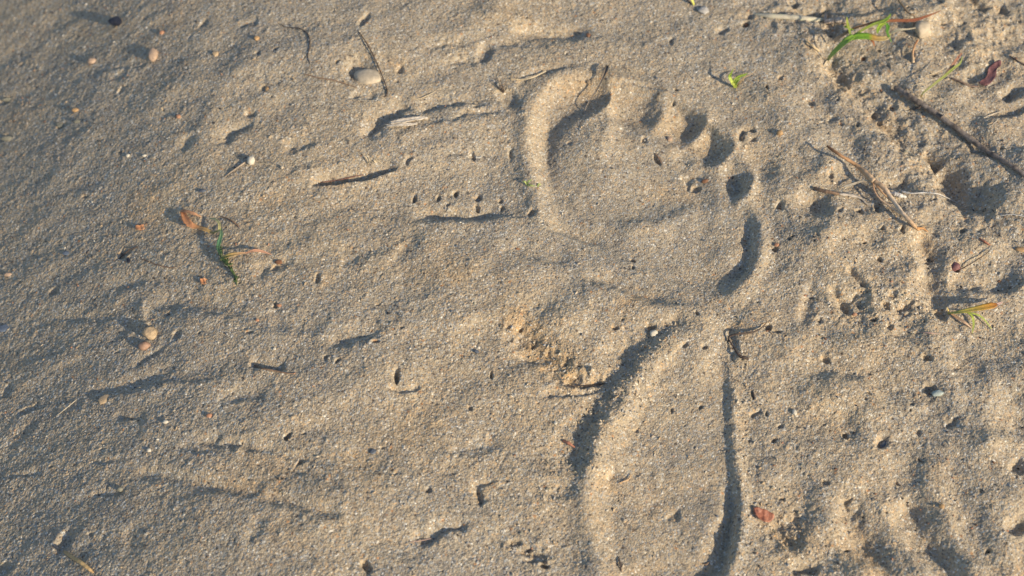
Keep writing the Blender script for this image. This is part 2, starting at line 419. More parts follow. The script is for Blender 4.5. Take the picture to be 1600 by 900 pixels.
# ---- right side
pit(1198, 512, 11, 7, -10, 3.0, 0.3, rough=1.2); pit(1215, 518, 10, 4, 0, 1.4, rough=1.4); pit(1165, 650, 0.1, 0.1, 0, 0)
pit(1178, 617, 2.5, 7, 0, 1.8); line([(1173, 651), (1182, 644), (1192, 641)], -1.8, 1.5, 1.0, 0.2, 0.3); pit(1199, 643, 4, 4, 0, 1.8); pit(1217, 664, 6, 4, 40, 1.8, 0.3); pit(1172, 686, 3, 5, 0, 1.2); pit(1209, 687, 5, 4, 0, 1.3)
pit(1322, 676, 6, 6, 0, 2.4, 0.4); pit(1378, 690, 16, 10, 45, 2.6, 0.2, rough=0.4); pit(1424, 632, 5, 4, 0, 1.4); pit(1435, 675, 5, 5, 0, 1.4)
pit(1290, 560, 8, 7, 0, 2.4, 0.3); pit(1452, 608, 12, 9, -40, 3.0, 0.3); pit(1448, 562, 10, 6, -30, 2.6, 0.3)
line([(1240, 580), (1300, 574), (1360, 588), (1420, 612), (1470, 650), (1500, 690)], -2.6, 8, 4.5, 0.2, 0.9)
line([(1250, 610), (1310, 608), (1370, 640), (1400, 690)], 1.2, 8, 10, 0.3)
pit(1490, 660, 14, 12, 0, 2.0, 0.3, rough=1.6)
line([(1318, 770), (1338, 820), (1366, 865), (1400, 915), (1440, 980)], -4.4, 6, 9, 0.16, 0.8)
line([(1280, 780), (1320, 840), (1350, 900), (1380, 960)], 1.4, 6, 8, 0.2)
line([(1405, 770), (1432, 815), (1458, 855), (1485, 900), (1515, 960)], -4.6, 6, 10, 0.16, 0.7)
line([(1465, 780), (1492, 835), (1515, 885), (1540, 950)], 1.6, 7, 5, 0.2)
line([(1370, 780), (1400, 830), (1425, 870), (1460, 930)], 1.6, 4, 4, 0.2)
line([(1230, 790), (1240, 830), (1245, 860)], -2.6, 8, 8, 0.3, 1.8)
line([(1238, 893), (1258, 886), (1280, 895)], -3.0, 3.5, 1.5, 0.2)
pit(1590, 730, 16, 14, 0, 3.2, 0.3); pit(1588, 822, 22, 15, 20, 3.4, 0.3); pit(1545, 862, 5, 4, 0, 2.0)
line([(1530, 560), (1545, 650), (1555, 760), (1560, 830)], 1.8, 10, 12, 0.2)
pit(1290, 755, 9, 6, 0, 1.6, rough=1.5); pit(1325, 785, 9, 9, 0, 2.0, rough=1.6)
line([(1275, 440), (1258, 480), (1255, 515)], -2.2, 4, 3, 0.25, 0.7); pit(1280, 500, 8, 8, 0, 1.4, 0.3)
line([(1292, 452), (1312, 470), (1330, 492)], -3.0, 2.2, 1.6, 0.2, 0.8); line([(1322, 420), (1338, 440), (1352, 456)], -2.4, 1.6, 1.3, 0.2, 0.5)
pit(1382, 480, 9, 6, 0, 2.4, rough=1.2); pit(1365, 502, 7, 5, 0, 2.2); pit(1391, 513, 6, 6, 0, 2.0); pit(1395, 465, 7, 7, 0, 1.8, rough=1.2); pit(1345, 478, 9, 5, 0, 1.6, rough=1.4)
pit(1410, 480, 16, 12, 0, 1.6, rough=2); pit(1330, 470, 16, 8, 0, 1.4, rough=2)
line([(1436, 362), (1446, 400), (1448, 435), (1462, 470), (1475, 492)], -3.8, 6, 5, 0.15, 0.9)
line([(1425, 370), (1433, 410), (1436, 450)], 1.2, 3, 7, 0.2); pit(1470, 492, 14, 9, -30, 2.6, 0.3)
line([(1480, 448), (1530, 445), (1600, 440)], -2.2, 5, 2.5, 0.15, 0.9); line([(1490, 460), (1540, 460), (1600, 458)], 1.2, 2, 7, 0.2)
pit(1268, 322, 42, 24, -10, 3.6, 0.05); pit(1218, 325, 8, 7, -30, 2.2, 0.3); pit(1310, 335, 5, 6, 0, 1.7); pit(1342, 335, 8, 7, 0, 2.4, 0.4); pit(1372, 328, 8, 9, 0, 2.6, 0.3)
pit(1298, 275, 6, 7, 0, 2.2, 0.3); pit(1402, 286, 34, 18, -15, 3.8, 0.1); pit(1377, 362, 4, 4, 0, 1.8); pit(1410, 363, 4, 6, 0, 2.2); pit(1210, 390, 7, 5, -30, 2.4, 0.3); pit(1372, 410, 5, 5, 0, 1.8); pit(1455, 402, 7, 5, 0, 2.0); pit(1505, 360, 6, 6, 0, 1.8)
pit(1230, 380, 4, 3, 0, 1.6); pit(1237, 376, 3, 3, 0, 1.6)
pit(1465, 286, 5, 4, 0, 2.4); pit(1480, 262, 26, 14, -30, 3.0, 0.3, rough=1.4)
line([(1440, 235), (1455, 245), (1475, 258)], -4.2, 3.5, 1.6, 0.2, 1.2)
line([(1465, 262), (1505, 300), (1565, 310)], -4.6, 12, 9, 0.25, 0.8)
line([(1420, 230), (1470, 280), (1530, 330)], 1.0, 6, 6, 0.3)
line([(1345, 120), (1400, 185), (1450, 240), (1500, 300), (1540, 350)], -2.6, 7, 8, 0.2, 1.0)
# the long diagonal furrows at upper right
line([(1262, 60), (1285, 85), (1305, 115), (1330, 140)], -3.0, 5, 5, 0.35, 1.6)
line([(1300, 110), (1350, 155), (1378, 190), (1430, 250)], -3.4, 5.5, 3.6, 0.15, 1.6)
line([(1290, 20), (1330, 60), (1400, 110), (1440, 160), (1500, 215)], 1.4, 6, 5, 0.15, 0.8)
line([(1220, 60), (1270, 120), (1330, 190), (1400, 260)], 1.5, 8, 8, 0.2, 0.8)
line([(1190, 90), (1250, 170), (1300, 220)], -0.9, 6, 6, 0.25)
for q in ((1264, 155, 9, 7, 1.8), (1300, 180, 12, 8, 1.6), (1316, 188, 5, 4, 1.6), (1340, 193, 4, 4, 1.8), (1369, 172, 5, 6, 2.2), (1375, 185, 4, 4, 1.8), (1350, 90, 6, 4, 2.0), (1375, 80, 4, 4, 2.0), (1220, 120, 4, 4, 1.6), (1201, 140, 3, 3, 1.4)):
    pit(q[0], q[1], q[2], q[3], -20, q[4], 0.3, rough=1.1)
pit(1300, 45, 16, 16, 0, 3.0, 0.3); pit(1290, 20, 16, 12, 10, 2.4, 0.3, rough=1.6); line([(1200, 20), (1240, 16), (1290, 22)], -2.2, 2.5, 1.2, 0.15, 0.6)
pit(1240, 4, 9, 5, 0, 2.2, rough=1.2)
pit(1415, 50, 10, 8, 0, 2.0, 0.3); pit(1480, 58, 40, 30, 10, 4.0, 0.05, rough=1.2); pit(1415, 88, 12, 10, 0, 2.0, 0.3)
line([(1515, -5), (1530, 8), (1545, 18)], -4.2, 4, 2.5, 0.2, 1.8); pit(1565, 15, 12, 9, 0, 2.6, 0.3, rough=1.5)
pit(1462, 10, 10, 7, 20, 1.8); pit(1520, 122, 24, 16, 0, 2.6, 0.25); pit(1460, 118, 6, 4, 0, 2.4)
line([(1565, 160), (1590, 145), (1620, 138)], -3.4, 4, 2, 0.2, 0.8); line([(1530, 150), (1560, 140), (1600, 120)], 1.2, 5, 3, 0.3)
line([(1540, 180), (1570, 176), (1620, 170)], -3.0, 5, 2, 0.2, 0.7); line([(1500, 160), (1540, 155), (1600, 158)], 1.0, 2, 4, 0.3)
pit(1505, 284, 80, 40, -30, 4.2, 0.0, rough=1.5); pit(1530, 235, 26, 16, -30, 2.4, 0.1)
pit(1395, 165, 9, 6, -30, 2.6, 0.3); pit(1430, 168, 8, 5, 0, 2.4, 0.3)
pit(1172, 22, 9, 6, 30, 2.0, 0.3); pit(1128, 44, 13, 8, 30, 1.9, 0.3); pit(1050, 62, 5, 7, 0, 1.4); pit(1165, 35, 7, 5, 0, 2.2); pit(1197, 22, 5, 5, 0, 2.6)
pit(1492, 420, 9, 7, 0, 2.4, 0.3); pit(1245, 505, 0.1, 0.1, 0, 0)
for q, am, wl, wr in (([(346, 234), (360, 208), (396, 190)], -2.6, 4, 3), ([(285, 238), (294, 220), (302, 204)], -1.6, 3, 2.5), ([(440, 236), (465, 226), (492, 222)], -1.8, 4, 2),
        ([(170, 106), (200, 104), (235, 102)], -1.4, 4, 2), ([(660, 72), (700, 66), (745, 70)], -1.4, 5, 2.5), ([(690, 95), (720, 92), (750, 97)], -1.2, 3, 2), ([(370, 45), (385, 37), (405, 36)], -1.8, 2.5, 1.4),
        ([(545, 145), (565, 148), (590, 150)], -1.6, 3, 1.5), ([(680, 240), (720, 236), (790, 240)], -1.4, 5, 2.5), ([(520, 410), (560, 396), (620, 375)], -1.4, 7, 4), ([(380, 400), (430, 385), (500, 350)], -1.3, 6, 4),
        ([(390, 430), (430, 410), (465, 405)], -1.8, 5, 3), ([(410, 490), (460, 505), (520, 515)], -2.0, 6, 4), ([(500, 535), (560, 530), (600, 515)], -1.6, 5, 3), ([(0, 705), (20, 690), (60, 650)], -1.2, 4, 3),
        ([(175, 652), (200, 654), (232, 656)], -1.8, 3, 1.6), ([(270, 698), (320, 702), (360, 712)], -1.8, 3.5, 2), ([(300, 680), (340, 690), (400, 696)], -1.6, 4, 2), ([(200, 815), (205, 840), (200, 880)], -1.2, 6, 4),
        ([(330, 640), (360, 620), (430, 612)], -1.4, 4, 2.5), ([(240, 590), (300, 594), (350, 584)], -1.2, 4, 2), ([(70, 500), (120, 495), (180, 500)], -1.3, 4, 2), ([(160, 452), (220, 440), (290, 430)], -1.2, 5, 3),
        ([(540, 520), (600, 560), (680, 570)], 0.8, 9, 9), ([(640, 400), (700, 420), (760, 400)], 1.2, 16, 12), ([(690, 690), (740, 700), (790, 680)], -1.6, 5, 3), ([(640, 720), (690, 735), (720, 730)], -1.2, 4, 3),
        ([(560, 830), (640, 860), (680, 870)], -1.2, 5, 3), ([(380, 850), (400, 830), (405, 800)], -1.2, 4, 3), ([(220, 160), (300, 135), (380, 120)], 1.0, 6, 8), ([(330, 270), (320, 200), (360, 130), (420, 60)], 1.4, 7, 7),
        ([(40, 330), (120, 250), (160, 120)], 1.0, 12, 12), ([(1205, 250), (1215, 290), (1190, 330)], 0.9, 5, 6), ([(630, 350), (640, 380), (600, 420)], -1.2, 5, 4), ([(450, 270), (480, 262), (520, 262)], 1.0, 3, 4),
        ([(840, 470), (900, 500), (990, 495)], 1.0, 10, 10), ([(1570, 600), (1590, 640), (1585, 700)], -2.0, 6, 6), ([(1530, 700), (1570, 690), (1610, 690)], 1.2, 4, 4), ([(1310, 625), (1310, 660), (1330, 700)], -0.9, 7, 6)):
    line(q, am, wl, wr, 0.28, 1.0)
# stray crumbs' dents and lumps all over, denser on the trampled right
for i in range(520):
    px = random.uniform(-60, 1660); py = random.uniform(-40, 940)
    if (px > 800 and px < 1180) and random.random() < 0.6: continue
    if px > 1180 or random.random() < 0.8:
        s = random.uniform(1.0, 2.9); e = random.uniform(0.9, 2.0)
        if random.random() < 0.5: pit(px, py, s * e, s, random.uniform(-60, 60), random.uniform(0.6, 1.7) * (1.3 if px > 1180 else 0.9), 0.3, rough=1.1)
        else: pit(px, py, s * e * 1.2, s * 1.2, random.uniform(-60, 60), -random.uniform(0.3, 0.9), 0.1, rough=0.6)

HSMOOTH = H.copy()
def hs(x, y):
    i = int(np.clip(np.searchsorted(xs, x) - 1, 0, NX - 2)); j = int(np.clip(np.searchsorted(ys, y) - 1, 0, NY - 2))
    fx = (x - xs[i]) / (xs[i + 1] - xs[i]); fy = (y - ys[j]) / (ys[j + 1] - ys[j])
    a = HSMOOTH
    return float((a[j, i] * (1 - fx) + a[j, i + 1] * fx) * (1 - fy) + (a[j + 1, i] * (1 - fx) + a[j + 1, i + 1] * fx) * fy)

# ---- individual sand grains as domes standing in the surface
RT = rng.rand(1024, 1024, 4)
def grains(cell, amp, seed, keep=1.0):
    u = X / cell + 3000 + seed * 71.3; v = Y / cell + 3000 + seed * 37.7
    iu = np.floor(u).astype(np.int64); iv = np.floor(v).astype(np.int64)
    out = np.zeros(X.shape)
    for a in (-1, 0, 1):
        for b in (-1, 0, 1):
            T = RT[(iv + b) % 1024, (iu + a) % 1024]
            ex = (iu + a + T[..., 0]) - u; ey = (iv + b + T[..., 1]) - v
            an = T[..., 3] * 3.14; c = np.cos(an); s = np.sin(an)
            e1 = (ex * c + ey * s); e2 = (-ex * s + ey * c) * 1.35
            R = 0.45 + 0.40 * T[..., 2]
            h = np.sqrt(np.clip(R * R - e1 * e1 - e2 * e2, 0, None)) * (0.6 + 0.8 * T[..., 3])
            if keep < 1: h = np.where(T[..., 2] * 7.31 % 1.0 < keep, h, 0)
            out = np.maximum(out, h)
    return out * amp * (1 - sstep(cell * 0.6, cell * 1.1, SP))
fine = 1 - 0.35 * foot
H += grains(0.00092, 0.00033, 1) * fine + grains(0.0019, 0.00036, 2, 0.12) * fine

nz = 0.5 + 0.5 * vnoise(X, Y, 0.012, 71) + 0.35 * vnoise(X, Y, 0.004, 72)
def rot_spot(px, py, rx, ry, deg):
    a = math.radians(deg); u = (PXX - px) * math.cos(a) + (PYY - py) * math.sin(a); v = -(PXX - px) * math.sin(a) + (PYY - py) * math.cos(a)
    return np.exp(-(u / rx) ** 2 - (v / ry) ** 2)
STAIN = np.clip(nz * 1.3 * (rot_spot(850, 548, 85, 26, 42) * 1.2 + rot_spot(710, 425, 90, 30, 10) * 0.7 + rot_spot(1235, 830, 45, 40, 50) * 0.8 + rot_spot(1350, 160, 140, 22, 44) * 0.7
        + rot_spot(1360, 850, 60, 20, 60) * 0.6 + rot_spot(640, 700, 160, 90, 0) * 0.45 + rot_spot(790, 22, 60, 14, 0) * 0.6 + rot_spot(900, 130, 60, 30, -20) * 0.5 + rot_spot(1040, 190, 110, 30, 20) * 0.35
        + rot_spot(1000, 820, 90, 90, 0) * 0.4 + rot_spot(1480, 350, 60, 60, 0) * 0.3), 0, 1)

def build_sand():
    co = np.empty((NY * NX, 3), np.float32)
    co[:, 0] = X.ravel(); co[:, 1] = Y.ravel(); co[:, 2] = H.ravel()
    me = bpy.data.meshes.new("sand")
    me.vertices.add(NX * NY)
    me.vertices.foreach_set("co", co.ravel())
    idx = np.arange(NX * NY, dtype=np.int32).reshape(NY, NX)
    q = np.stack([idx[:-1, :-1], idx[:-1, 1:], idx[1:, 1:], idx[1:, :-1]], -1).reshape(-1, 4)
    n = len(q)
    me.loops.add(n * 4); me.loops.foreach_set("vertex_index", q.ravel())
    me.polygons.add(n)
    me.polygons.foreach_set("loop_start", np.arange(0, n * 4, 4, dtype=np.int32))
    me.polygons.foreach_set("loop_total", np.full(n, 4, np.int32))
    me.polygons.foreach_set("use_smooth", np.ones(n, bool))
    me.update(calc_edges=True)
    at = me.attributes.new("iron_stain", 'FLOAT', 'POINT'); at.data.foreach_set("value", STAIN.astype(np.float32).ravel())
    o = bpy.data.objects.new("sand_ground", me)
    COL.objects.link(o)
    o["kind"] = "structure"
    return o

# ------------------------------------------------------------------ materials
class NT:
    def __init__(s, name):
        s.m = bpy.data.materials.new(name); s.m.use_nodes = True
        s.t = s.m.node_tree; s.b = s.t.nodes['Principled BSDF']
    def n(s, typ, **kw):
        nd = s.t.nodes.new(typ)
        for k, v in kw.items(): setattr(nd, k, v)
        return nd
    def l(s, a, b): s.t.links.new(a, b)
    def noise(s, scale, detail=4, vec=None, rough=0.55):
        nd = s.n('ShaderNodeTexNoise'); nd.inputs['Scale'].default_value = scale
        nd.inputs['Detail'].default_value = detail; nd.inputs['Roughness'].default_value = rough
        s.l(vec if vec is not None else s.pos(), nd.inputs['Vector'])
        return nd
    def pos(s):
        if not hasattr(s, '_p'):
            s._p = s.n('ShaderNodeTexCoord').outputs['Object']
        return s._p
    def ramp(s, fac, stops, interp='LINEAR'):
        nd = s.n('ShaderNodeValToRGB'); cr = nd.color_ramp; cr.interpolation = interp
        while len(cr.elements) < len(stops): cr.elements.new(0.5)
        for e, (p, c) in zip(cr.elements, stops): e.position = p; e.color = (*c, 1)
        s.l(fac, nd.inputs[0]); return nd.outputs[0]
    def mix(s, fac, a, b, mode='MIX'):
        nd = s.n('ShaderNodeMix', data_type='RGBA', blend_type=mode)
        for inp, v in ((nd.inputs[0], fac), (nd.inputs[6], a), (nd.inputs[7], b)):
            if isinstance(v, (int, float)): inp.default_value = v
            elif isinstance(v, tuple): inp.default_value = (*v, 1)
            else: s.l(v, inp)
        return nd.outputs[2]
    def bump(s, h, dist, strength=1.0, normal=None):
        nd = s.n('ShaderNodeBump'); nd.inputs['Distance'].default_value = dist; nd.inputs['Strength'].default_value = strength
        s.l(h, nd.inputs['Height'])
        if normal is not None: s.l(normal, nd.inputs['Normal'])
        return nd.outputs[0]

def sand_material():
    M = NT("sand")
    v = M.n('ShaderNodeTexVoronoi'); v.inputs['Scale'].default_value = 1350; M.l(M.pos(), v.inputs['Vector'])
    sep = M.n('ShaderNodeSeparateColor'); M.l(v.outputs['Color'], sep.inputs[0])
    grain = M.ramp(sep.outputs[0], [(0.0, (0.11, 0.10, 0.095)), (0.04, (0.250, 0.213, 0.170)), (0.25, (0.370, 0.316, 0.234)), (0.62, (0.448, 0.385, 0.286)),
                                    (0.72, (0.50, 0.36, 0.215)), (0.81, (0.34, 0.335, 0.32)), (0.94, (0.48, 0.445, 0.365)), (1.0, (0.72, 0.70, 0.63))])
    v2 = M.n('ShaderNodeTexVoronoi'); v2.inputs['Scale'].default_value = 520; M.l(M.pos(), v2.inputs['Vector'])
    sep2 = M.n('ShaderNodeSeparateColor'); M.l(v2.outputs['Color'], sep2.inputs[0])
    odd = M.ramp(sep2.outputs[1], [(0.0, (0.42, 0.40, 0.42)), (0.022, (1, 1, 1)), (0.955, (1, 1, 1)), (0.965, (1.12, 0.80, 0.60)), (0.985, (1.35, 1.35, 1.32))], 'CONSTANT')
    core = M.ramp(v2.outputs['Distance'], [(0.30, (1, 1, 1)), (0.42, (0, 0, 0))])
    grain = M.mix(core, grain, M.mix(1.0, grain, odd, 'MULTIPLY'))
    n1 = M.noise(9, 4); n2 = M.noise(55, 5); n3 = M.noise(26, 3)
    tint = M.ramp(n1.outputs[0], [(0.35, (0.92, 0.93, 0.95)), (0.65, (1.05, 1.0, 0.93))])
    c = M.mix(1.0, grain, tint, 'MULTIPLY')
    wt = M.ramp(n2.outputs[0], [(0.3, (0.90, 0.90, 0.91)), (0.7, (1.06, 1.04, 1.0))])
    c = M.mix(1.0, c, wt, 'MULTIPLY')
    # sparse iron-stained patches
    st = M.ramp(n3.outputs[0], [(0.60, (0, 0, 0)), (0.74, (1, 1, 1))])
    f = M.n('ShaderNodeMath', operation='MULTIPLY'); M.l(st, f.inputs[0]); f.inputs[1].default_value = 0.35
    c = M.mix(f.outputs[0], c, M.mix(1.0, c, (1.15, 0.90, 0.62), 'MULTIPLY'))
    sa_ = M.n('ShaderNodeAttribute', attribute_name="iron_stain")
    f2 = M.n('ShaderNodeMath', operation='MULTIPLY'); M.l(sa_.outputs['Fac'], f2.inputs[0]); f2.inputs[1].default_value = 0.55
    c = M.mix(f2.outputs[0], c, M.mix(1.0, c, (1.12, 0.90, 0.62), 'MULTIPLY'))
    M.l(c, M.b.inputs['Base Color'])
    M.b.inputs['Roughness'].default_value = 0.85
    M.b.inputs['Specular IOR Level'].default_value = 0.25
    fine = M.noise(2600, 2)
    b1 = M.bump(fine.outputs[0], 0.00022, 0.8)
    inv = M.n('ShaderNodeMath', operation='SUBTRACT'); inv.inputs[0].default_value = 1; M.l(v.outputs['Distance'], inv.inputs[1])
    b2 = M.bump(inv.outputs[0], 0.0004, 0.7, b1)
    M.l(b2, M.b.inputs['Normal'])
    return M.m

sand = build_sand()
sand.data.materials.append(sand_material())

# ------------------------------------------------------------------ things lying on the sand
def P3(px, py, lift=0.0):
    g = G(px, py, (lambda x, y: hs(x, y) + lift * MM))
    return Vector((g[0], g[1], g[2]))

def tag(o, label=None, cat=None, group=None, kind=None):
    if label: o["label"] = label
    if cat: o["category"] = cat
    if group: o["group"] = group
    if kind: o["kind"] = kind
    return o

def mesh_obj(name, verts, faces, mat, parent=None, smooth=True, origin=None):
    """world-space verts; origin becomes the object's location"""
    origin = Vector(origin) if origin is not None else Vector((0, 0, 0))
    me = bpy.data.meshes.new(name)
    me.from_pydata([tuple(Vector(v) - origin) for v in verts], [], faces)
    me.materials.append(mat)
    me.polygons.foreach_set("use_smooth", [smooth] * len(me.polygons))
    me.update()
    o = bpy.data.objects.new(name, me); COL.objects.link(o)
    if parent is not None:
        o.parent = parent
        o.location = origin - parent.location
    else:
        o.location = origin
    return o

def empty(name, loc):
    o = bpy.data.objects.new(name, None); o.empty_display_size = 0.01; COL.objects.link(o); o.location = loc
    return o

def plain(name, c1, c2=None, scale=400, rough=0.7, bump=0.0002, spec=0.3, c3=None, trans=0.0, along=None):
    M = NT(name)
    c2 = c2 or tuple(x * 0.6 for x in c1)
    n = M.noise(scale, 5)
    stops = [(0.3, c2), (0.65, c1)] if c3 is None else [(0.28, c2), (0.5, c1), (0.72, c3)]
    c = M.ramp(n.outputs[0], stops)
    M.l(c, M.b.inputs['Base Color'])
    M.b.inputs['Roughness'].default_value = rough
    M.b.inputs['Specular IOR Level'].default_value = spec
    n2 = M.noise(scale * 3.1, 4)
    M.l(M.bump(n2.outputs[0], bump, 0.8), M.b.inputs['Normal'])
    if trans: M.b.inputs['Subsurface Weight'].default_value = trans; M.b.inputs['Subsurface Radius'].default_value = (0.0008, 0.0006, 0.0003)
    return M.m

def vcol(name, rough=0.6, scale=700, trans=0.0, bump=0.00012):
    """colour that runs along the blade or stalk (an attribute of the plant itself), broken up by fine noise"""
    M = NT(name)
    a = M.n('ShaderNodeVertexColor'); a.layer_name = "tint"
    n = M.noise(scale, 4)
    w = M.ramp(n.outputs[0], [(0.3, (0.72, 0.72, 0.72)), (0.7, (1.12, 1.1, 1.08))])
    M.l(M.mix(1.0, a.outputs[0], w, 'MULTIPLY'), M.b.inputs['Base Color'])
    M.b.inputs['Roughness'].default_value = rough
    M.b.inputs['Specular IOR Level'].default_value = 0.3
    M.l(M.bump(n.outputs[0], bump, 0.8), M.b.inputs['Normal'])
    if trans: M.b.inputs['Subsurface Weight'].default_value = trans; M.b.inputs['Subsurface Radius'].default_value = (0.0006, 0.0006, 0.0003)
    return M.m

M_TINT = vcol("dry_plant_fibre", 0.65)
M_GREEN = vcol("grass_blade_skin", 0.45, 900, 0.25, 0.00006)
M_BARK = plain("weathered_bark", (0.20, 0.165, 0.14), (0.055, 0.045, 0.04), 260, 0.9, 0.0006, c3=(0.31, 0.27, 0.24))
M_DARKTWIG = plain("dark_twig_bark", (0.11, 0.08, 0.065), (0.045, 0.035, 0.03), 700, 0.85, 0.0003)
M_BROWNTWIG = plain("brown_twig_bark", (0.27, 0.18, 0.12), (0.12, 0.075, 0.05), 700, 0.8, 0.0003)
M_WOOD = plain("bleached_wood", (0.66, 0.60, 0.51), (0.36, 0.30, 0.23), 600, 0.8, 0.0003)
M_PALEROOT = plain("pale_root_skin", (0.62, 0.60, 0.57), (0.42, 0.39, 0.35), 800, 0.6, 0.0001)
M_REDLEAF = plain("reddish_brown_leaf", (0.33, 0.13, 0.08), (0.12, 0.045, 0.035), 350, 0.5, 0.0003, c3=(0.45, 0.22, 0.14))
M_MAROON = plain("maroon_leaf", (0.17, 0.075, 0.075), (0.07, 0.035, 0.035), 350, 0.55, 0.0003, c3=(0.25, 0.13, 0.12))
M_ORANGELEAF = plain("orange_brown_leaf", (0.52, 0.25, 0.12), (0.30, 0.13, 0.06), 420, 0.65, 0.0003, c3=(0.60, 0.35, 0.20))

def set_tint(o, cols):
    a = o.data.color_attributes.new("tint", 'FLOAT_COLOR', 'POINT')
    flat = []
    for c in cols: flat += [*c, 1]
    a.data.foreach_set("color", flat)

def lerp_stops(stops, t):
    if len(stops) == 1: return stops[0][1]
    for (a, ca), (b, cb) in zip(stops, stops[1:]):
        if t <= b:
            f = 0 if b == a else max(0, (t - a) / (b - a))
            return tuple(x * (1 - f) + y * f for x, y in zip(ca, cb))
    return stops[-1][1]

def spline3(pts, n=8):
    return [Vector(p) for p in catmull([tuple(P3(*p)) for p in pts], n)]

def tube(name, pts, radii, mat, parent=None, origin=None, knob=0.15, sides=9, n=8, tint=None, seed=0, flat=1.0, world_pts=None):
    """round stalk along photo points (px, py, lift mm); radii mm at ends/stations"""
    rs = random.Random(seed + int(pts[0][0]) if pts else seed)
    C = world_pts or spline3(pts, n)
    V, F, T = [], [], []
    m = len(C)
    for i, c in enumerate(C):
        t = i / (m - 1)
        d = (C[min(i + 1, m - 1)] - C[max(i - 1, 0)]).normalized()
        up = Vector((0, 0, 1)); sd = d.cross(up).normalized(); up = sd.cross(d)
        f = t * (len(radii) - 1); k = min(int(f), len(radii) - 2); r = radii[k] * (1 - (f - k)) + radii[k + 1] * (f - k)
        r *= MM * (1 + knob * (rs.random() * 2 - 1))
        if i in (0, m - 1): r *= 0.75
        for j in range(sides):
            a = 2 * math.pi * j / sides
            rr = r * (1 + knob * 0.6 * (rs.random() * 2 - 1))
            V.append(c + sd * math.cos(a) * rr + up * math.sin(a) * rr * flat); T.append(t)
    for i in range(m - 1):
        for j in range(sides):
            a = i * sides + j; b = i * sides + (j + 1) % sides
            F.append((a, b, b + sides, a + sides))
    F.append(tuple(range(sides))[::-1]); F.append(tuple((m - 1) * sides + j for j in range(sides)))
    o = mesh_obj(name, V, F, mat, parent, True, origin if origin is not None else C[0])
    if tint: set_tint(o, [lerp_stops(tint, t) for t in T])
    return o

def blade(name, pts, widths, mat, parent=None, origin=None, tint=None, fold=0.35, thick=0.14, n=8, twist=None, ragged=0.0, seed=1):
    """grass blade / narrow leaf strip with a folded midrib and real thickness; widths mm at stations"""
    rs = random.Random(seed * 91 + int(pts[0][0]))
    C = spline3(pts, n); m = len(C)
    widths = [w * 1.3 for w in widths]
    top, T = [], []
    cols = 5
    for i, c in enumerate(C):
        t = i / (m - 1)
        d = (C[min(i + 1, m - 1)] - C[max(i - 1, 0)]).normalized()
        sd = d.cross(Vector((0, 0, 1))).normalized(); up = sd.cross(d)
        tw = 0 if twist is None else twist[0] + (twist[1] - twist[0]) * t
        sd2 = sd * math.cos(tw) + up * math.sin(tw); up2 = -sd * math.sin(tw) + up * math.cos(tw)
        f = t * (len(widths) - 1); k = min(int(f), len(widths) - 2); w = widths[k] * (1 - (f - k)) + widths[k + 1] * (f - k)
        for j in range(cols):
            s = (j / (cols - 1)) * 2 - 1
            rg = 1 + (ragged * (rs.random() * 2 - 1) if abs(s) == 1 else 0)
            top.append(c + sd2 * (s * w * 0.5 * rg * MM) + up2 * (abs(s) * w * 0.5 * fold * MM + thick * MM)); T.append(t)
    V = top + [v - Vector((0, 0, thick * MM)) for v in top]
    N = len(top); F = []
    for i in range(m - 1):
        for j in range(cols - 1):
            a = i * cols + j
            F.append((a, a + 1, a + cols + 1, a + cols)); F.append((a + N, a + cols + N, a + cols + 1 + N, a + 1 + N))
        for a, b in ((i * cols, (i + 1) * cols), ((i + 1) * cols + cols - 1, i * cols + cols - 1)):
            F.append((a, b, b + N, a + N))
    for j in range(cols - 1):
        F.append((j + 1, j, j + N, j + 1 + N)); e = (m - 1) * cols + j; F.append((e, e + 1, e + 1 + N, e + N))
    o = mesh_obj(name, V, F, mat, parent, True, origin if origin is not None else C[0])
    if tint: set_tint(o, [lerp_stops(tint, t) for t in T] * 2)
    return o

def leaf(name, outline, mat, curl=1.5, parent=None, thick=0.2, lift=0.6, origin=None, axis_deg=0, bend=0.0):
    """flat dead leaf from photo outline; real sheet, cupped so the rim stands curl mm above the middle"""
    pts = catmull([tuple(P3(*q)) for q in outline] + [tuple(P3(*outline[0]))], 5)[:-1]
    c = pts.mean(0); V = []; rings = 5; m = len(pts)
    zc = c[2]
    a0 = math.radians(axis_deg)
    R0 = np.hypot(*(pts[:, :2] - c[:2]).T).max()
    for r in range(rings + 1):
        f = r / rings
        for p in pts:
            q = c + (p - c) * max(f, 1e-3)
            u = ((q[0] - c[0]) * math.cos(a0) + (q[1] - c[1]) * math.sin(a0)) / R0
            v = (-(q[0] - c[0]) * math.sin(a0) + (q[1] - c[1]) * math.cos(a0)) / R0
            z = zc + lift * MM + curl * MM * (v * v * 1.6 + 0.2 * f * f) + bend * MM * u + 0.25 * MM * math.sin(9 * u + 4 * v)
            V.append(Vector((q[0], q[1], z)))
    N = len(V); V += [v - Vector((0, 0, thick * MM)) for v in V]; F = []
    for r in range(rings):
        for j in range(m):
            a = r * m + j; b = r * m + (j + 1) % m
            F.append((a, a + m, b + m, b)); F.append((a + N, b + N, b + m + N, a + m + N))
    for j in range(m):
        a = rings * m + j; b = rings * m + (j + 1) % m
        F.append((a, a + N, b + N, b))
    return mesh_obj(name, V, F, mat, parent, True, origin if origin is not None else c)

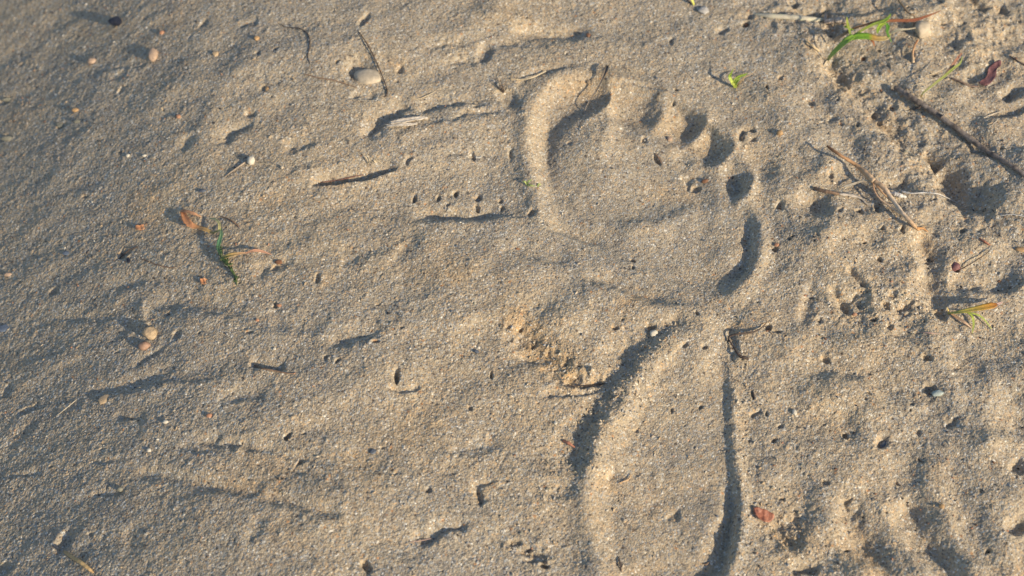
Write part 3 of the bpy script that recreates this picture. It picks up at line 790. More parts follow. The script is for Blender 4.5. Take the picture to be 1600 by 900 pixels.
def stone(name, px, py, w, h, rot, mat, flat=0.6, sink=0.35, lump=0.12, seed=0, facet=0.0, smooth=True, power=1.0):
    """pebble; w,h in photo px, rot degrees in the photo; sink = share of its height under the sand"""
    import bmesh
    rs = random.Random(seed + int(px * 3 + py))
    c = P3(px, py)
    sx = (G(px + 1, py)[0] - G(px, py)[0]); sy = abs(G(px, py + 1)[1] - G(px, py)[1])
    a = w * 0.5 * sx; b = h * 0.5 * sy * 0.92; cz = flat * (a + b) * 0.5
    bm = bmesh.new(); bmesh.ops.create_icosphere(bm, subdivisions=3, radius=1)
    off = Vector((rs.random() * 20, rs.random() * 20, rs.random() * 20))
    from mathutils import noise as mn
    cuts = [(Vector((rs.gauss(0, 1), rs.gauss(0, 1), rs.gauss(0, 0.6))).normalized(), rs.uniform(0.62, 0.9)) for _ in range(7)] if facet else []
    r0 = math.radians(rot)
    for v in bm.verts:
        p = v.co.copy()
        k = 1 + lump * mn.noise(p * 1.3 + off) * 2 + lump * 0.5 * mn.noise(p * 3.1 + off)
        q = p * k
        for nrm, dd in cuts:
            e = q.dot(nrm)
            if e > dd: q -= nrm * (e - dd) * facet
        x, y, z = q.x * a, q.y * b, q.z * cz
        v.co = Vector((x * math.cos(r0) - y * math.sin(r0), x * math.sin(r0) + y * math.cos(r0), z + cz * (1 - 2 * sink) + 0.25 * MM))
    me = bpy.data.meshes.new(name); bm.to_mesh(me); bm.free()
    me.materials.append(mat); me.polygons.foreach_set("use_smooth", [smooth] * len(me.polygons))
    o = bpy.data.objects.new(name, me); COL.objects.link(o); o.location = c
    return o

def sm(name, c, k=0.72, sc=500, rough=0.6):
    return plain(name, c, tuple(x * k for x in c), sc, rough, 0.00015)
S_CREAM = sm("cream_stone", (0.50, 0.42, 0.31)); S_WHITE = sm("white_stone", (0.58, 0.53, 0.43), 0.85)
S_BLACK = sm("black_stone", (0.022, 0.026, 0.042), 0.6, rough=0.4); S_SLATE = sm("slate_stone", (0.12, 0.135, 0.16), rough=0.5)
S_TAN = sm("tan_stone", (0.46, 0.34, 0.21)); S_ROSE = sm("rose_brown_stone", (0.36, 0.225, 0.155)); S_PEACH = sm("peach_stone", (0.47, 0.335, 0.235))
S_RUST = sm("rust_stone", (0.42, 0.22, 0.13)); S_GREY = sm("grey_stone", (0.42, 0.40, 0.37)); S_OLIVE = sm("olive_grey_stone", (0.23, 0.22, 0.17))
S_BLUE = sm("blue_grey_chip", (0.13, 0.16, 0.21), rough=0.5); S_GREENGREY = sm("green_grey_stone", (0.36, 0.41, 0.38)); S_AMBER = sm("amber_stone", (0.46, 0.29, 0.14))
S_BROWN = sm("brown_bit", (0.22, 0.11, 0.06)); S_CHAR = sm("charcoal_bit", (0.05, 0.045, 0.045), rough=0.8)

ST = [  # name, px, py, w, h, rot, material, flat, sink, facet, label
 ("pebble", 575, 122, 42, 27, -8, S_CREAM, .5, .5, 0, "large smooth cream pebble half sunk in its own hollow, beside the long dark twig"),
 ("pebble", 182, 37, 19, 13, 12, S_BLACK, .8, .2, .8, "black angular stone lying in the upper left of the photo"),
 ("pebble", 240, 88, 14, 20, 0, S_PEACH, .7, .3, 0, "upright peach-coloured oval pebble with a shadow on its left"),
 ("pebble", 144, 96, 13, 9, 0, S_PEACH, .6, .4, 0, "small peach pebble left of the upright oval pebble"),
 ("pebble", 236, 523, 20, 21, 60, S_TAN, .7, .2, .5, "tan angular pebble resting against a rose-brown pebble"),
 ("pebble", 226, 542, 17, 13, 10, S_ROSE, .7, .25, 0, "rose-brown oval pebble just below the tan angular pebble"),
 ("pebble", 393, 253.5, 12, 13, 0, S_WHITE, .85, .15, 0, "round off-white pebble at the upper end of a short grey twig"),
 ("pebble", 1218, 209, 10, 8, -20, S_AMBER, .7, .2, 0, "small amber pebble right of the c-shaped scratch near the toes"),
 ("pebble", 1021, 522, 14, 10, 30, S_WHITE, .7, .3, 0, "small white pebble above the shaded arch of the footprint"),
 ("pebble", 1464, 616, 20, 10, 10, S_GREENGREY, .5, .25, 0, "flat greenish grey pebble in a dark notch at the right"),
 ("pebble", 1099, 18, 17, 12, -8, S_GREY, .6, .3, .6, "flat grey pebble at the top edge above the green sprout"),
 ("stone_chip", 317, 299, 12, 6, 0, S_SLATE, .4, .3, .5, "thin slate chip above the curled orange leaf"),
 ("stone_chip", 8, 514, 18, 11, 0, S_BLUE, .3, .4, .5, "blue-grey chip at the left edge of the photo"),
 ("stone_chip", 104, 396, 11, 7, 0, S_BLUE, .3, .4, .5, "small blue-grey chip left of the green weed"),
 ("stone_chip", 583, 706, 12, 8, 20, S_SLATE, .4, .35, .4, "dark slate chip low in the middle of the photo"),
 ("stone_chip", 744, 550, 10, 6, -25, S_SLATE, .5, .2, .4, "slate chip left of the orange-stained furrow"),
 ("stone_chip", 201, 408, 5, 10, 20, S_BLACK, .6, .2, 0, "tiny black seed-shaped chip below the faint curved rootlet"),
 ("stone_chip", 1382, 694, 22, 9, 42, S_SLATE, .22, .5, .5, "dark tilted chip with a pointed upper end in the lower right"),
 ("grit", 401, 61, 8, 7, 0, S_AMBER, .7, .3, 0, "amber grit beside the hooked rootlet"),
 ("grit", 418, 141, 7, 9, 20, S_AMBER, .7, .3, 0, "amber grit in a small hollow left of the cream pebble"),
 ("grit", 253, 52, 7, 6, 0, S_RUST, .7, .3, 0, "rust-red grit right of the black stone"),
 ("grit", 279, 183, 7, 6, 0, S_RUST, .7, .3, 0, "rust-red grit below the upright peach pebble"),
 ("grit", 327, 650, 9, 7, 0, S_RUST, .7, .3, 0, "rust-orange grit in the lower left quarter"),
 ("grit", 436, 478, 8, 5, -15, S_RUST, .6, .3, 0, "rust-orange grit right below a small pit, right of the weed's roots"),
 ("grit", 402, 501, 6, 5, 0, S_RUST, .7, .3, 0, "tiny rust-orange grit at the top of the pale sand tongue"),
 ("grit", 436, 411, 13, 7, -8, S_BROWN, .5, .2, .4, "dark brown crumb right of the weed's orange leaf"),
 ("grit", 13, 430, 11, 6, 0, S_PEACH, .6, .3, 0, "peach grit near the left edge"),
 ("grit", 200, 244, 6, 5, 0, S_WHITE, .7, .3, 0, "white grit above and left of the slate chip, left of a paired grain"),
 ("grit", 226, 244, 6, 4, 0, S_WHITE, .7, .3, 0, "white grit right of its twin grain, left of the short grey twig"),
 ("grit", 259, 660, 9, 6, 0, S_WHITE, .6, .3, 0, "flat white grit left of the rust-orange grit in the lower left"),
 ("grit", 233, 704, 7, 6, 0, S_WHITE, .6, .3, 0, "white grit above the long lower left groove"),
 ("grit", 1241, 645, 7, 10, 10, S_WHITE, .6, .3, 0, "white upright grit right of the heel"),
 ("grit", 118, 173, 9, 6, 0, S_AMBER, .6, .3, 0, "yellowish grit at the left, above a dark dent"),
 ("grit", 441, 263, 5, 5, 0, S_CREAM, .8, .1, 0, "pale round grit at the end of a fine straw"),
 ("grit", 1471, 792, 9, 7, -30, S_AMBER, .6, .2, 0, "amber grit at the foot of the rightmost bottom furrow"),
 ("grit", 188, 766, 9, 8, 0, S_OLIVE, .8, .1, 0, "olive-grey grit in a groove at the lower left"),
 ("grit", 164, 624, 20, 14, 30, S_TAN, .3, .6, .3, "low tan flake barely showing left of the grooves"),
 ("grit", 76, 692, 0.1, 0.1, 0, S_TAN, .3, .6, 0, ""),
 ("grit", 337, 85, 10, 8, -30, S_TAN, .6, .3, .3, "tan crumb under the streak at the upper left"),
 ("grit", 95, 197, 12, 8, -20, S_OLIVE, .5, .3, .5, "olive-grey crumb left of a pale flat grain"),
 ("grit", 121, 190, 9, 7, 0, S_OLIVE, .5, .3, .5, "small olive-grey crumb right of its bigger twin"),
 ("grit", 14, 157, 16, 6, 5, S_OLIVE, .5, .3, .5, "olive-grey crumb at the left edge, upper of two"),
 ("grit", 12, 218, 18, 7, -5, S_OLIVE, .5, .3, .5, "olive-grey crumb at the left edge, lower of two"),
 ("grit", 867, 219, 0.1, 0.1, 0, S_TAN, .3, .6, 0, ""),
 ("grit", 1046, 218, 9, 7, -20, S_PEACH, .6, .3, 0, "peach grit in the crease under the middle toes"),
 ("grit", 919, 209, 0.1, 0.1, 0, S_PEACH, .6, .3, 0, ""),
 ("grit", 919, 56, 8, 7, 0, S_BROWN, .5, .3, .4, "brown crumb on the sand above the big toe"),
 ("grit", 921, 129, 10, 8, 0, S_TAN, .5, .3, .3, "tan crumb on the slope beside the dry blade in the big toe"),
 ("grit", 1008, 217, 5, 4, 0, S_WHITE, .7, .2, 0, "white grit beside a tiny pit under the second toe"),
 ("grit", 1101, 284, 12, 6, 20, S_BROWN, .5, .2, .6, "brown crumb left of the little toe"),
 ("grit", 868, 662, 6, 5, 0, S_WHITE, .7, .2, 0, "white grit left of the shaded heel rim"),
 ("grit", 429, 546, 5, 4, 0, S_WHITE, .7, .2, 0, "white grit above the crescent hollow"),
 ("grit", 622, 594, 0.1, 0.1, 0, S_WHITE, .7, .2, 0, ""),
 ("grit", 829, 862, 12, 7, 30, S_CHAR, .6, .2, .8, "charcoal crumb in the rough dark hollow at the bottom"),
 ("grit", 852, 880, 8, 6, 10, S_CHAR, .6, .3, .8, "charcoal crumb at the lower right of the rough bottom hollow"),
 ("grit", 1212, 388, 8, 6, 0, S_RUST, .6, .2, .4, "rust crumb in a slanted dent right of the crescent edge"),
 ("grit", 1218, 328, 6, 5, 0, S_BROWN, .6, .2, .4, "brown crumb in a dent right of the little toe"),
 ("grit", 1335, 492, 8, 6, 0, S_RUST, .5, .2, .4, "rust crumb at the lower end of a dark slot"),
 ("grit", 1170, 25, 0.1, 0.1, 0, S_RUST, .5, .2, .4, ""),
 ("grit", 1168, 37, 10, 6, -30, S_BROWN, .5, .2, .6, "reddish brown crumb left of the half-buried root"),
 ("grit", 1350, 90, 10, 7, 0, S_BROWN, .5, .2, .6, "brown crumb below the tallest grass plant"),
 ("grit", 1596, 391, 20, 8, -8, S_AMBER, .3, .2, 0, "yellow flake at the right edge of the photo"),
]
for k, (nm, px, py, w, h, rot, mt, fl, sk, fc, lab) in enumerate(ST):
    if not lab: continue
    o = stone(nm, px, py, w, h, rot, mt, fl, sk, 0.10 if not fc else 0.16, k, fc, smooth=not fc)
    tag(o, lab, {"pebble": "pebble", "stone_chip": "stone chip", "grit": "grit"}[nm])

# half shell-like stone at upper right, standing on edge
o = stone("pebble", 1440, 50, 27, 27, -20, S_CREAM, .8, .3, 0.14, 5, 0.8); tag(o, "blunt grey-beige pebble standing on edge under the crossing stalks, upper right", "pebble")

# ---- twigs, straws and roots
STRAW = [(0, (0.52, 0.42, 0.27)), (1, (0.62, 0.53, 0.38))]
DRY = [(0, (0.38, 0.27, 0.17)), (1, (0.22, 0.15, 0.10))]
def T(name, label, cat, pts, radii, mat, **kw):
    return tag(tube(name, pts, radii, mat, **kw), label, cat)

# the big stick: bark with stubs
c0 = P3(1400, 138)
st = empty("stick", c0)
tag(st, "thick weathered grey-brown stick slanting down to the right edge of the photo", "stick")
tube("bark", [(1398, 136, 2.6), (1420, 150, 2.8), (1448, 168, 2.7), (1480, 190, 2.7), (1512, 214, 2.3), (1545, 238, 2.1), (1585, 262, 1.6), (1625, 292, 0.4)], [1.4, 1.55, 1.4, 1.45, 1.3, 1.15, 1.05], M_BARK, st, c0, knob=0.16, sides=12, n=10)
tube("side_stub", [(1441, 163, 3.4), (1436, 168, 3.0), (1430, 169, 2.2)], [0.7, 0.5, 0.4], M_DARKTWIG, st, c0)
tube("side_stub", [(1470, 184, 3.6), (1474, 180, 4.4), (1476, 177, 4.8)], [0.6, 0.45, 0.3], M_BARK, st, c0)
tube("side_stub", [(1532, 230, 3.0), (1538, 226, 3.8), (1541, 223, 4.0)], [0.5, 0.4, 0.3], M_BARK, st, c0)

T("rootlet", "hooked brown rootlet near the top, left of the long dark twig", "rootlet", [(434, 36, .1), (450, 43, .6), (470, 45, .7), (482, 55, .6), (484, 72, .5), (481, 88, .5), (485, 101, .2)], [.18, .3, .28, .15], M_DARKTWIG, knob=.2)
T("twig", "long dark curved twig standing right of the large cream pebble", "twig", [(559, 47, .2), (568, 60, 1.0), (580, 80, 1.3), (591, 104, 1.2), (600, 126, 1.0), (605, 141, .8), (603, 150, .4), (596, 152, 0)], [.2, .42, .32, .34, .22], M_DARKTWIG, knob=.2)
T("twig", "thin straight brown twig touching the left of the large cream pebble", "twig", [(474, 115, 1.0), (495, 121, 1.0), (520, 125, .9), (540, 131, .8), (558, 137, .3)], [.3, .28, .3, .22], M_BROWNTWIG)
T("straw", "fine pale straw above the bleached splinter", "straw", [(641, 153, .4), (655, 154, .6), (668, 149, .8), (680, 143, .6)], [.12, .2, .1], M_TINT, tint=STRAW)
T("straw", "bent pale straw left of the big toe", "straw", [(797, 123, .5), (815, 124, 1.2), (832, 121, 1.4), (843, 116, 1.3), (853, 111, 1.2)], [.3, .45, .35, .3], M_TINT, tint=STRAW)
# bleached splinter
sp = empty("wood_splinter", P3(635, 191)); tag(sp, "bleached white wood splinter lying on a sand ledge", "wood splinter")
blade("wood_strip", [(610, 193, .8), (630, 190, 1.1), (655, 186, 1.1), (668, 185, .7)], [1.2, 2.2, 1.6, .4], M_WOOD, sp, sp.location, fold=.5, thick=.7, ragged=.3)
blade("wood_strip", [(604, 198, .5), (620, 196, .8), (640, 195, .8), (652, 194, .4)], [.4, 1.2, 1.2, .3], M_WOOD, sp, sp.location, fold=.3, thick=.5, ragged=.3)
tube("fibre", [(594, 196, .4), (602, 195, .7), (610, 194, .8)], [.1, .18], M_WOOD, sp, sp.location)
tube("fibre", [(653, 186, 1.0), (655, 181, 1.3)], [.15, .08], M_WOOD, sp, sp.location)
# dry blade in the big toe
b = blade("dried_grass", [(912, 178, .2), (920, 160, 3.0), (932, 141, 4.2), (941, 124, 3.2), (946, 112, 2.2), (949, 103, 2.4)], [.25, .5, .7, 1.0, 1.8, 1.2], M_TINT, tint=[(0, (.40, .33, .25)), (.6, (.22, .18, .14)), (1, (.07, .06, .05))], fold=.8)
tag(b, "dark-tipped dry grass blade leaning across the big toe print", "grass blade")
T("twig", "short straight grey-brown twig ending at the round off-white pebble", "twig", [(350, 277, .2), (362, 268, .8), (375, 259, 1.0), (386, 251, 1.0)], [.12, .32, .42, .45], plain("grey_twig", (.40, .32, .24)))
T("straw", "fine pale straw right of the round off-white pebble", "straw", [(400, 254, .3), (415, 256, .5), (428, 258, .4)], [.12, .15, .1], M_TINT, tint=STRAW)
T("twig", "small dark curled twig beside the weed's top", "twig", [(344, 338, .3), (352, 340, .7), (362, 345, 1.0), (371, 352, .6), (374, 356, .2)], [.2, .3, .45, .2], M_BROWNTWIG)
T("rootlet", "faint dark rootlet lying left of the weed", "rootlet", [(213, 400, 0), (230, 408, .3), (250, 415, .3), (268, 418, .3), (282, 416, 0)], [.2, .3, .2], M_BROWNTWIG)
T("twig", "short dark twig on a blue-shaded bump left of the faint rootlet", "twig", [(181, 408, .2), (192, 399, .9), (203, 390, 1.2), (216, 385, .4)], [.25, .4, .2], M_DARKTWIG)
T("straw", "straight pale straw at the lower left", "straw", [(85, 652, .2), (97, 643, .8), (108, 634, .9), (120, 624, .4)], [.14, .2, .22, .15], M_TINT, tint=[(0, (.55, .48, .36))])
T("stalk", "golden stub of dry stalk in a dark hollow at the bottom left", "stalk", [(101, 862, .6), (112, 870, 1.8), (125, 878, 2.4), (138, 888, 1.8), (146, 895, .8)], [.7, .85, .9, .8, .4], M_TINT, tint=[(0, (.42, .30, .16)), (.6, (.62, .43, .20)), (1, (.5, .33, .16))], knob=.12)
T("rootlet", "wavy dark brown rootlet under the wavy shaded ledge", "rootlet", [(500, 285, .2), (530, 281, .4), (552, 276, .5), (568, 273, .3)], [.2, .35, .2], plain("red_rootlet", (.25, .13, .10)))
T("twig", "dark thin twig lying on the crescent ledge left of centre", "twig", [(398, 571, .3), (412, 576, .9), (428, 579, 1.0), (448, 583, .8), (461, 584, .2)], [.3, .42, .35, .2], M_BROWNTWIG)
tf = empty("dry_tuft", P3(583, 256)); tag(tf, "tiny dry straw tuft above the wavy ledge", "tuft")
for k, (x1, y1, h) in enumerate(((569, 243, 2.5), (574, 240, 3.2), (579, 246, 1.5), (589, 244, 2.6), (594, 247, 1.8), (596, 256, .5))):
    blade("dry_blade", [(575 + (k > 2) * 13, 256, 0), ((x1 + 580) / 2, 250, h * .6), (x1, y1, h)], [.5, .4, .1], M_TINT, tf, tf.location, tint=STRAW)
tf = empty("dry_tuft", P3(785, 145)); tag(tf, "dark wiry dry tuft at the hollow left of the big toe", "tuft")
for k, (x1, y1, h) in enumerate(((776, 120, 2.5), (782, 124, 2.2), (790, 125, 3), (794, 133, 2), (771, 129, 1))):
    tube("dry_stem", [(786, 145, 0), ((x1 + 786) / 2, (y1 + 145) / 2, h), (x1, y1, h * .8)], [.3, .2, .1], M_DARKTWIG, tf, tf.location, seed=k)
T("straw", "thin pinkish straw at the left end of the lower middle shadow", "straw", [(640, 847, .3), (656, 845, .8), (675, 841, .5)], [.15, .25, .2], M_TINT, tint=[(0, (.45, .32, .26))])
T("straw", "small hooked golden straw lying in the heel print", "straw", [(966, 755, .3), (975, 752, .8), (982, 749, .9), (985, 744, .9), (986, 741, .4)], [.15, .28, .22, .15], M_TINT, tint=[(0, (.62, .42, .24))])
T("splinter", "short dark upright splinter at the bottom inside the heel", "splinter", [(967, 870, .4), (969, 882, 1.0), (971, 893, .3)], [.2, .4, .2], M_DARKTWIG)
T("splinter", "small curved pale splinter in the heel's shaded corner", "splinter", [(1097, 880, .3), (1103, 882, .8), (1108, 878, .6)], [.2, .35, .2], M_BROWNTWIG)
T("splinter", "reddish brown splinter left of the heel rim", "splinter", [(879, 688, .5), (888, 692, 1.3), (898, 699, .5)], [.35, .75, .3], M_REDLEAF)
T("splinter", "dark brown splinter stuck in the ball of the footprint", "splinter", [(1023, 240, .2), (1028, 249, .7), (1034, 256, .2)], [.3, .5, .2], M_BROWNTWIG)
T("splinter", "black thin splinter in the narrow slot right of the heel's top", "splinter", [(1176, 610, .2), (1178, 617, .5), (1179, 624, .2)], [.2, .35, .15], M_DARKTWIG)
yr = empty("forked_root", P3(1140, 527)); tag(yr, "dark root bent sharply like a hook, right of the footprint's waist", "root")
tube("root_arm", [(1138, 534, .8), (1140, 526, 1.6), (1152, 522, 1.8), (1170, 520, 1.7), (1186, 515, 1.5), (1198, 508, .6)], [.4, .5, .45, .42, .35, .2], M_DARKTWIG, yr, yr.location, knob=.2)
tube("root_arm", [(1139, 531, 1.4), (1146, 542, 1.6), (1153, 553, 1.5), (1161, 558, 1.1), (1170, 561, .6)], [.4, .4, .5, .75, .5], M_DARKTWIG, yr, yr.location, knob=.2)
tube("root_arm", [(1196, 510, .9), (1201, 517, .4), (1207, 523, 0)], [.25, .2], M_DARKTWIG, yr, yr.location)
# big branching stem
bs = empty("dry_stem_plant", P3(1430, 355)); tag(bs, "pale brown dry branching stem lying across the middle right", "dry stem")
BT = [(0, (.20, .10, .05)), (.5, (.42, .25, .13)), (1, (.58, .42, .27))]
tube("stem", [(1292, 228, 5), (1312, 242, 5.5), (1335, 256, 5), (1352, 270, 5), (1366, 284, 4.6)], [.6, .8, 1.0, 1.35, 1.5], M_TINT, bs, bs.location, tint=BT, knob=.12)
tube("stem", [(1366, 283, 4.6), (1381, 293, 4.6), (1395, 313, 4.2), (1410, 333, 3.4), (1424, 348, 2.2), (1436, 360, .6)], [1.25, 1.15, 1.0, 1.0, 1.05, .5], M_TINT, bs, bs.location, tint=[(0, (.50, .32, .18)), (.5, (.66, .54, .40)), (1, (.48, .28, .13))], knob=.12)
tube("side_branch", [(1364, 283, 4.4), (1366, 298, 4), (1375, 312, 3.6), (1390, 322, 2.8), (1402, 331, 2.8), (1410, 336, 2.6)], [.5, .5, .45, .5, .4], M_TINT, bs, bs.location, tint=[(0, (.42, .23, .12)), (.5, (.60, .42, .27)), (1, (.62, .50, .36))])
tube("side_branch", [(1368, 287, 4.2), (1376, 298, 4), (1388, 310, 3.8), (1396, 316, 3.6)], [.45, .45, .4], M_TINT, bs, bs.location, tint=[(0, (.50, .28, .14)), (1, (.6, .4, .22))])
tube("side_branch", [(1374, 319, 2.6), (1388, 317, 3), (1400, 320, 3)], [.2, .3, .25], M_TINT, bs, bs.location, tint=[(0, (.55, .42, .3))])
blade("leaf_strip", [(1318, 292, 1.2), (1330, 289, 2.4), (1345, 284, 3.6), (1362, 282, 4.4)], [.5, 1.1, .7, .9], M_TINT, bs, bs.location, tint=[(0, (.72, .64, .48)), (1, (.62, .46, .28))])
blade("leaf_strip", [(1358, 272, 5), (1364, 268, 5.5), (1362, 276, 5)], [.5, .4, .1], M_TINT, bs, bs.location, tint=STRAW)
tube("root_tip", [(1432, 356, 1.2), (1442, 357, 1), (1450, 362, .6)], [.5, .6, .2], M_TINT, bs, bs.location, tint=[(0, (.45, .24, .10))], knob=.3)
tube("root_tip", [(1440, 356, 1.2), (1446, 354, 1.2)], [.3, .15], M_TINT, bs, bs.location, tint=[(0, (.42, .24, .10))])
hb = empty("half_buried_twig", P3(1310, 303)); tag(hb, "brown twig stub with a grey end, crossing under the branching stem", "twig")
tube("bark", [(1272, 293, 1.8), (1282, 297, 2.4), (1296, 300, 2.4), (1311, 303, 1.6)], [.7, 1.0, .9, .7], M_BROWNTWIG, hb, hb.location, knob=.15)
tube("peeled_part", [(1311, 303, 1.4), (1330, 305, 1.4), (1346, 310, 1.0), (1354, 318, .6), (1372, 324, .4)], [.7, 1.0, .6, .5, .3], plain("peeled_twig", (.42, .37, .31)), hb, hb.location, flat=.5, knob=.25)
fr = empty("root_fragment", P3(1405, 303)); tag(fr, "grey-white root fragment right of the branching stem with a long white hair root", "root")
tube("root_body", [(1386, 302, .8), (1398, 303, 1.6), (1408, 306, 1.6), (1416, 308, .6)], [.6, 1.1, .9, .5], M_PALEROOT, fr, fr.location, knob=.25)
tube("root_hair", [(1408, 299, 1.2), (1425, 302, 1.8), (1445, 301, 2), (1465, 303, 2), (1480, 309, 1.8), (1496, 317, .5)], [.55, .3, .25, .2, .12], M_PALEROOT, fr, fr.location)
T("hair_root", "single white hair root at the right edge of the photo", "rootlet", [(1564, 337, .6), (1580, 335, 1.2), (1600, 338, 1), (1625, 343, .5)], [.15, .22, .2], M_PALEROOT)
# pod with stem
pd = empty("seed_pod", P3(1490, 420)); tag(pd, "dark red seed pod with a long thin curved stem at the right", "seed pod")
o = stone("pod_body", 1491, 419, 19, 13, 10, M_MAROON, .6, .2, .2, 3, .5); loc = o.location.copy(); o.parent = pd; o.location = loc - pd.location
tube("pod_stem", [(1497, 423, 1.2), (1512, 415, 2), (1528, 405, 2.4), (1540, 397, 2), (1549, 388, 1)], [.28, .25, .22, .15], M_DARKTWIG, pd, pd.location)
T("splinter", "small reddish splinter above the seed pod's stem", "splinter", [(1530, 372, .3), (1538, 377, .9), (1547, 383, .4)], [.3, .55, .3], M_REDLEAF)
# half-buried root at the top
br = empty("half_buried_root", P3(1260, 28)); tag(br, "broad half-buried root with a pale broken knob at the top right", "root")
tube("root_body", [(1178, 22, -.4), (1205, 25, .4), (1235, 27, .6), (1262, 30, .6), (1290, 32, .4)], [.7, 1.4, 1.5, 1.6, 1.2], plain("sandy_root", (.46, .42, .33), (.34, .31, .24), c3=(.46, .45, .30)), br, br.location, knob=.08, sides=14)
tube("broken_knob", [(1290, 22, 1.6), (1290, 33, 1.8), (1300, 32, 2.2), (1312, 31, 2.0), (1322, 34, 1.2)], [.6, 1.3, 1.3, 1.4, .9], plain("pale_knob", (.52, .44, .36), (.28, .2, .15)), br, br.location, knob=.22)

T("stalk", "brown stalk coming in from the top edge towards the blunt pebble", "stalk", [(1396, -12, 2), (1408, 6, 4), (1420, 20, 4.5), (1428, 30, 4.4), (1427, 42, 3.6)], [.5, .55, .5, .5, .4], M_TINT, tint=[(0, (.30, .22, .12)), (1, (.22, .15, .10))], knob=.1)
T("stalk", "short orange-brown stalk hanging down from under the blunt pebble", "stalk", [(1434, 62, 2.6), (1429, 72, 2.8), (1426, 84, 2.2), (1427, 98, .6)], [.5, .45, .6, .8], M_TINT, tint=[(0, (.30, .12, .05)), (.6, (.50, .30, .16)), (1, (.62, .47, .30))], knob=.12)
T("straw", "short thick straw beside the dark hollow left of the tall grass plant", "straw", [(1260, 64, .8), (1270, 72, 1.6), (1280, 80, 1.2)], [.5, .6, .5], M_TINT, tint=[(0, (.55, .40, .22)), (1, (.6, .48, .3))])
T("twig", "thin dark twig touching the right edge of the photo", "twig", [(1577, 87, .6), (1590, 95, 1.0), (1606, 104, .6)], [.3, .4, .35], M_DARKTWIG)
T("straw", "fine white straw near the right edge below the thick stick's start", "straw", [(1537, 184, .8), (1550, 179, 1.4), (1566, 173, 1)], [.12, .25, .15], M_TINT, tint=[(0, (.68, .6, .48))])
T("straw", "hair-thin straw slanting just above the thick stick's right end", "straw", [(1544, 200, .8), (1553, 193, 1.4), (1561, 185, 1)], [.1, .16, .1], M_TINT, tint=[(0, (.68, .6, .48))])
T("twig", "dark short twig under the orange-stained furrow", "twig", [(882, 603, .4), (905, 603, .8), (925, 602, .8), (950, 599, .2)], [.15, .25, .15], M_DARKTWIG)
T("straw", "faint pinkish straw in the sand left of the red-tipped grass", "straw", [(1438, 519, .1), (1452, 520, .5), (1468, 522, .1)], [.15, .3, .12], M_TINT, tint=[(0, (.5, .34, .28))])

# ---- leaves
lf = leaf("dead_leaf", [(1176, 795), (1184, 796), (1198, 802), (1208, 809), (1206, 816), (1196, 820), (1186, 816), (1179, 807)], M_REDLEAF, curl=2.6, lift=1.4, axis_deg=-30, bend=-1.4)
tag(lf, "curled red-brown leaf casting a dark shadow, right of the heel", "leaf")
dl = empty("dead_leaf", P3(1538, 122)); tag(dl, "crumpled maroon dead leaf with a long brown stalk, far upper right", "leaf")
leaf("leaf_blade", [(1527, 134), (1536, 128), (1541, 120), (1544, 108), (1552, 101), (1560, 99), (1562, 106), (1555, 114), (1554, 124), (1546, 134), (1535, 137)], M_MAROON, 2.2, dl, lift=1.6, origin=dl.location, axis_deg=50, bend=1)
tube("leaf_stalk", [(1486, 122, .4), (1500, 127, 1), (1515, 134, 1.2), (1530, 135, 1.8)], [.5, .6, .4], plain("leaf_stalk", (.24, .17, .13)), dl, dl.location)
ol = leaf("leaf_crumb", [(313, 438), (321, 436), (327, 440), (320, 445), (314, 445)], M_ORANGELEAF, curl=.6, lift=.5); tag(ol, "orange leaf crumb below the weed, left of its roots", "leaf crumb")
ol = leaf("leaf_crumb", [(212, 355), (222, 352), (232, 349), (229, 356), (220, 361), (213, 361)], M_ORANGELEAF, curl=.8, lift=.5); tag(ol, "ochre leaf crumb with a dark corner left of the curled orange leaf", "leaf crumb")

# ---- green things
GR = [(0, (.36, .40, .08)), (1, (.24, .38, .05))]
LIME = [(0, (.46, .52, .11)), (.5, (.34, .47, .06)), (1, (.26, .42, .05))]
# small sprout
sp = empty("grass_sprout", P3(1147, 136)); tag(sp, "small bright green grass sprout standing above the toes", "grass")
blade("blade", [(1147, 137, 0), (1143, 129, 3.4), (1140, 121, 6.0), (1142, 116, 6.4), (1146, 108, 6.8)], [.7, 1.6, 1.3, .9, .2], M_GREEN, sp, sp.location, tint=[(0, (.46, .50, .12)), (.5, (.33, .44, .06)), (1, (.28, .38, .06))], fold=.4)
blade("blade", [(1147, 136, 0), (1147, 128, 3.5), (1154, 121, 4.6), (1162, 118, 4.6), (1168, 115, 4.2)], [.7, 1.2, 1.4, 1.1, .2], M_GREEN, sp, sp.location, tint=[(0, (.46, .50, .12)), (.5, (.33, .44, .06)), (1, (.28, .38, .06))], fold=.4)
blade("blade", [(1148, 137, 0), (1150, 130, 2.6), (1153, 126, 4), (1156, 123, 4.5)], [1.3, 1.6, 1.1, .3], M_GREEN, sp, sp.location, tint=LIME, fold=.3)
blade("dry_blade", [(1151, 137, 0), (1156, 130, 2), (1162, 122, 3), (1172, 117, 2.6), (1180, 113, 2)], [.8, .8, .6, .4, .1], M_TINT, sp, sp.location, tint=[(0, (.45, .30, .14)), (1, (.48, .36, .24))])
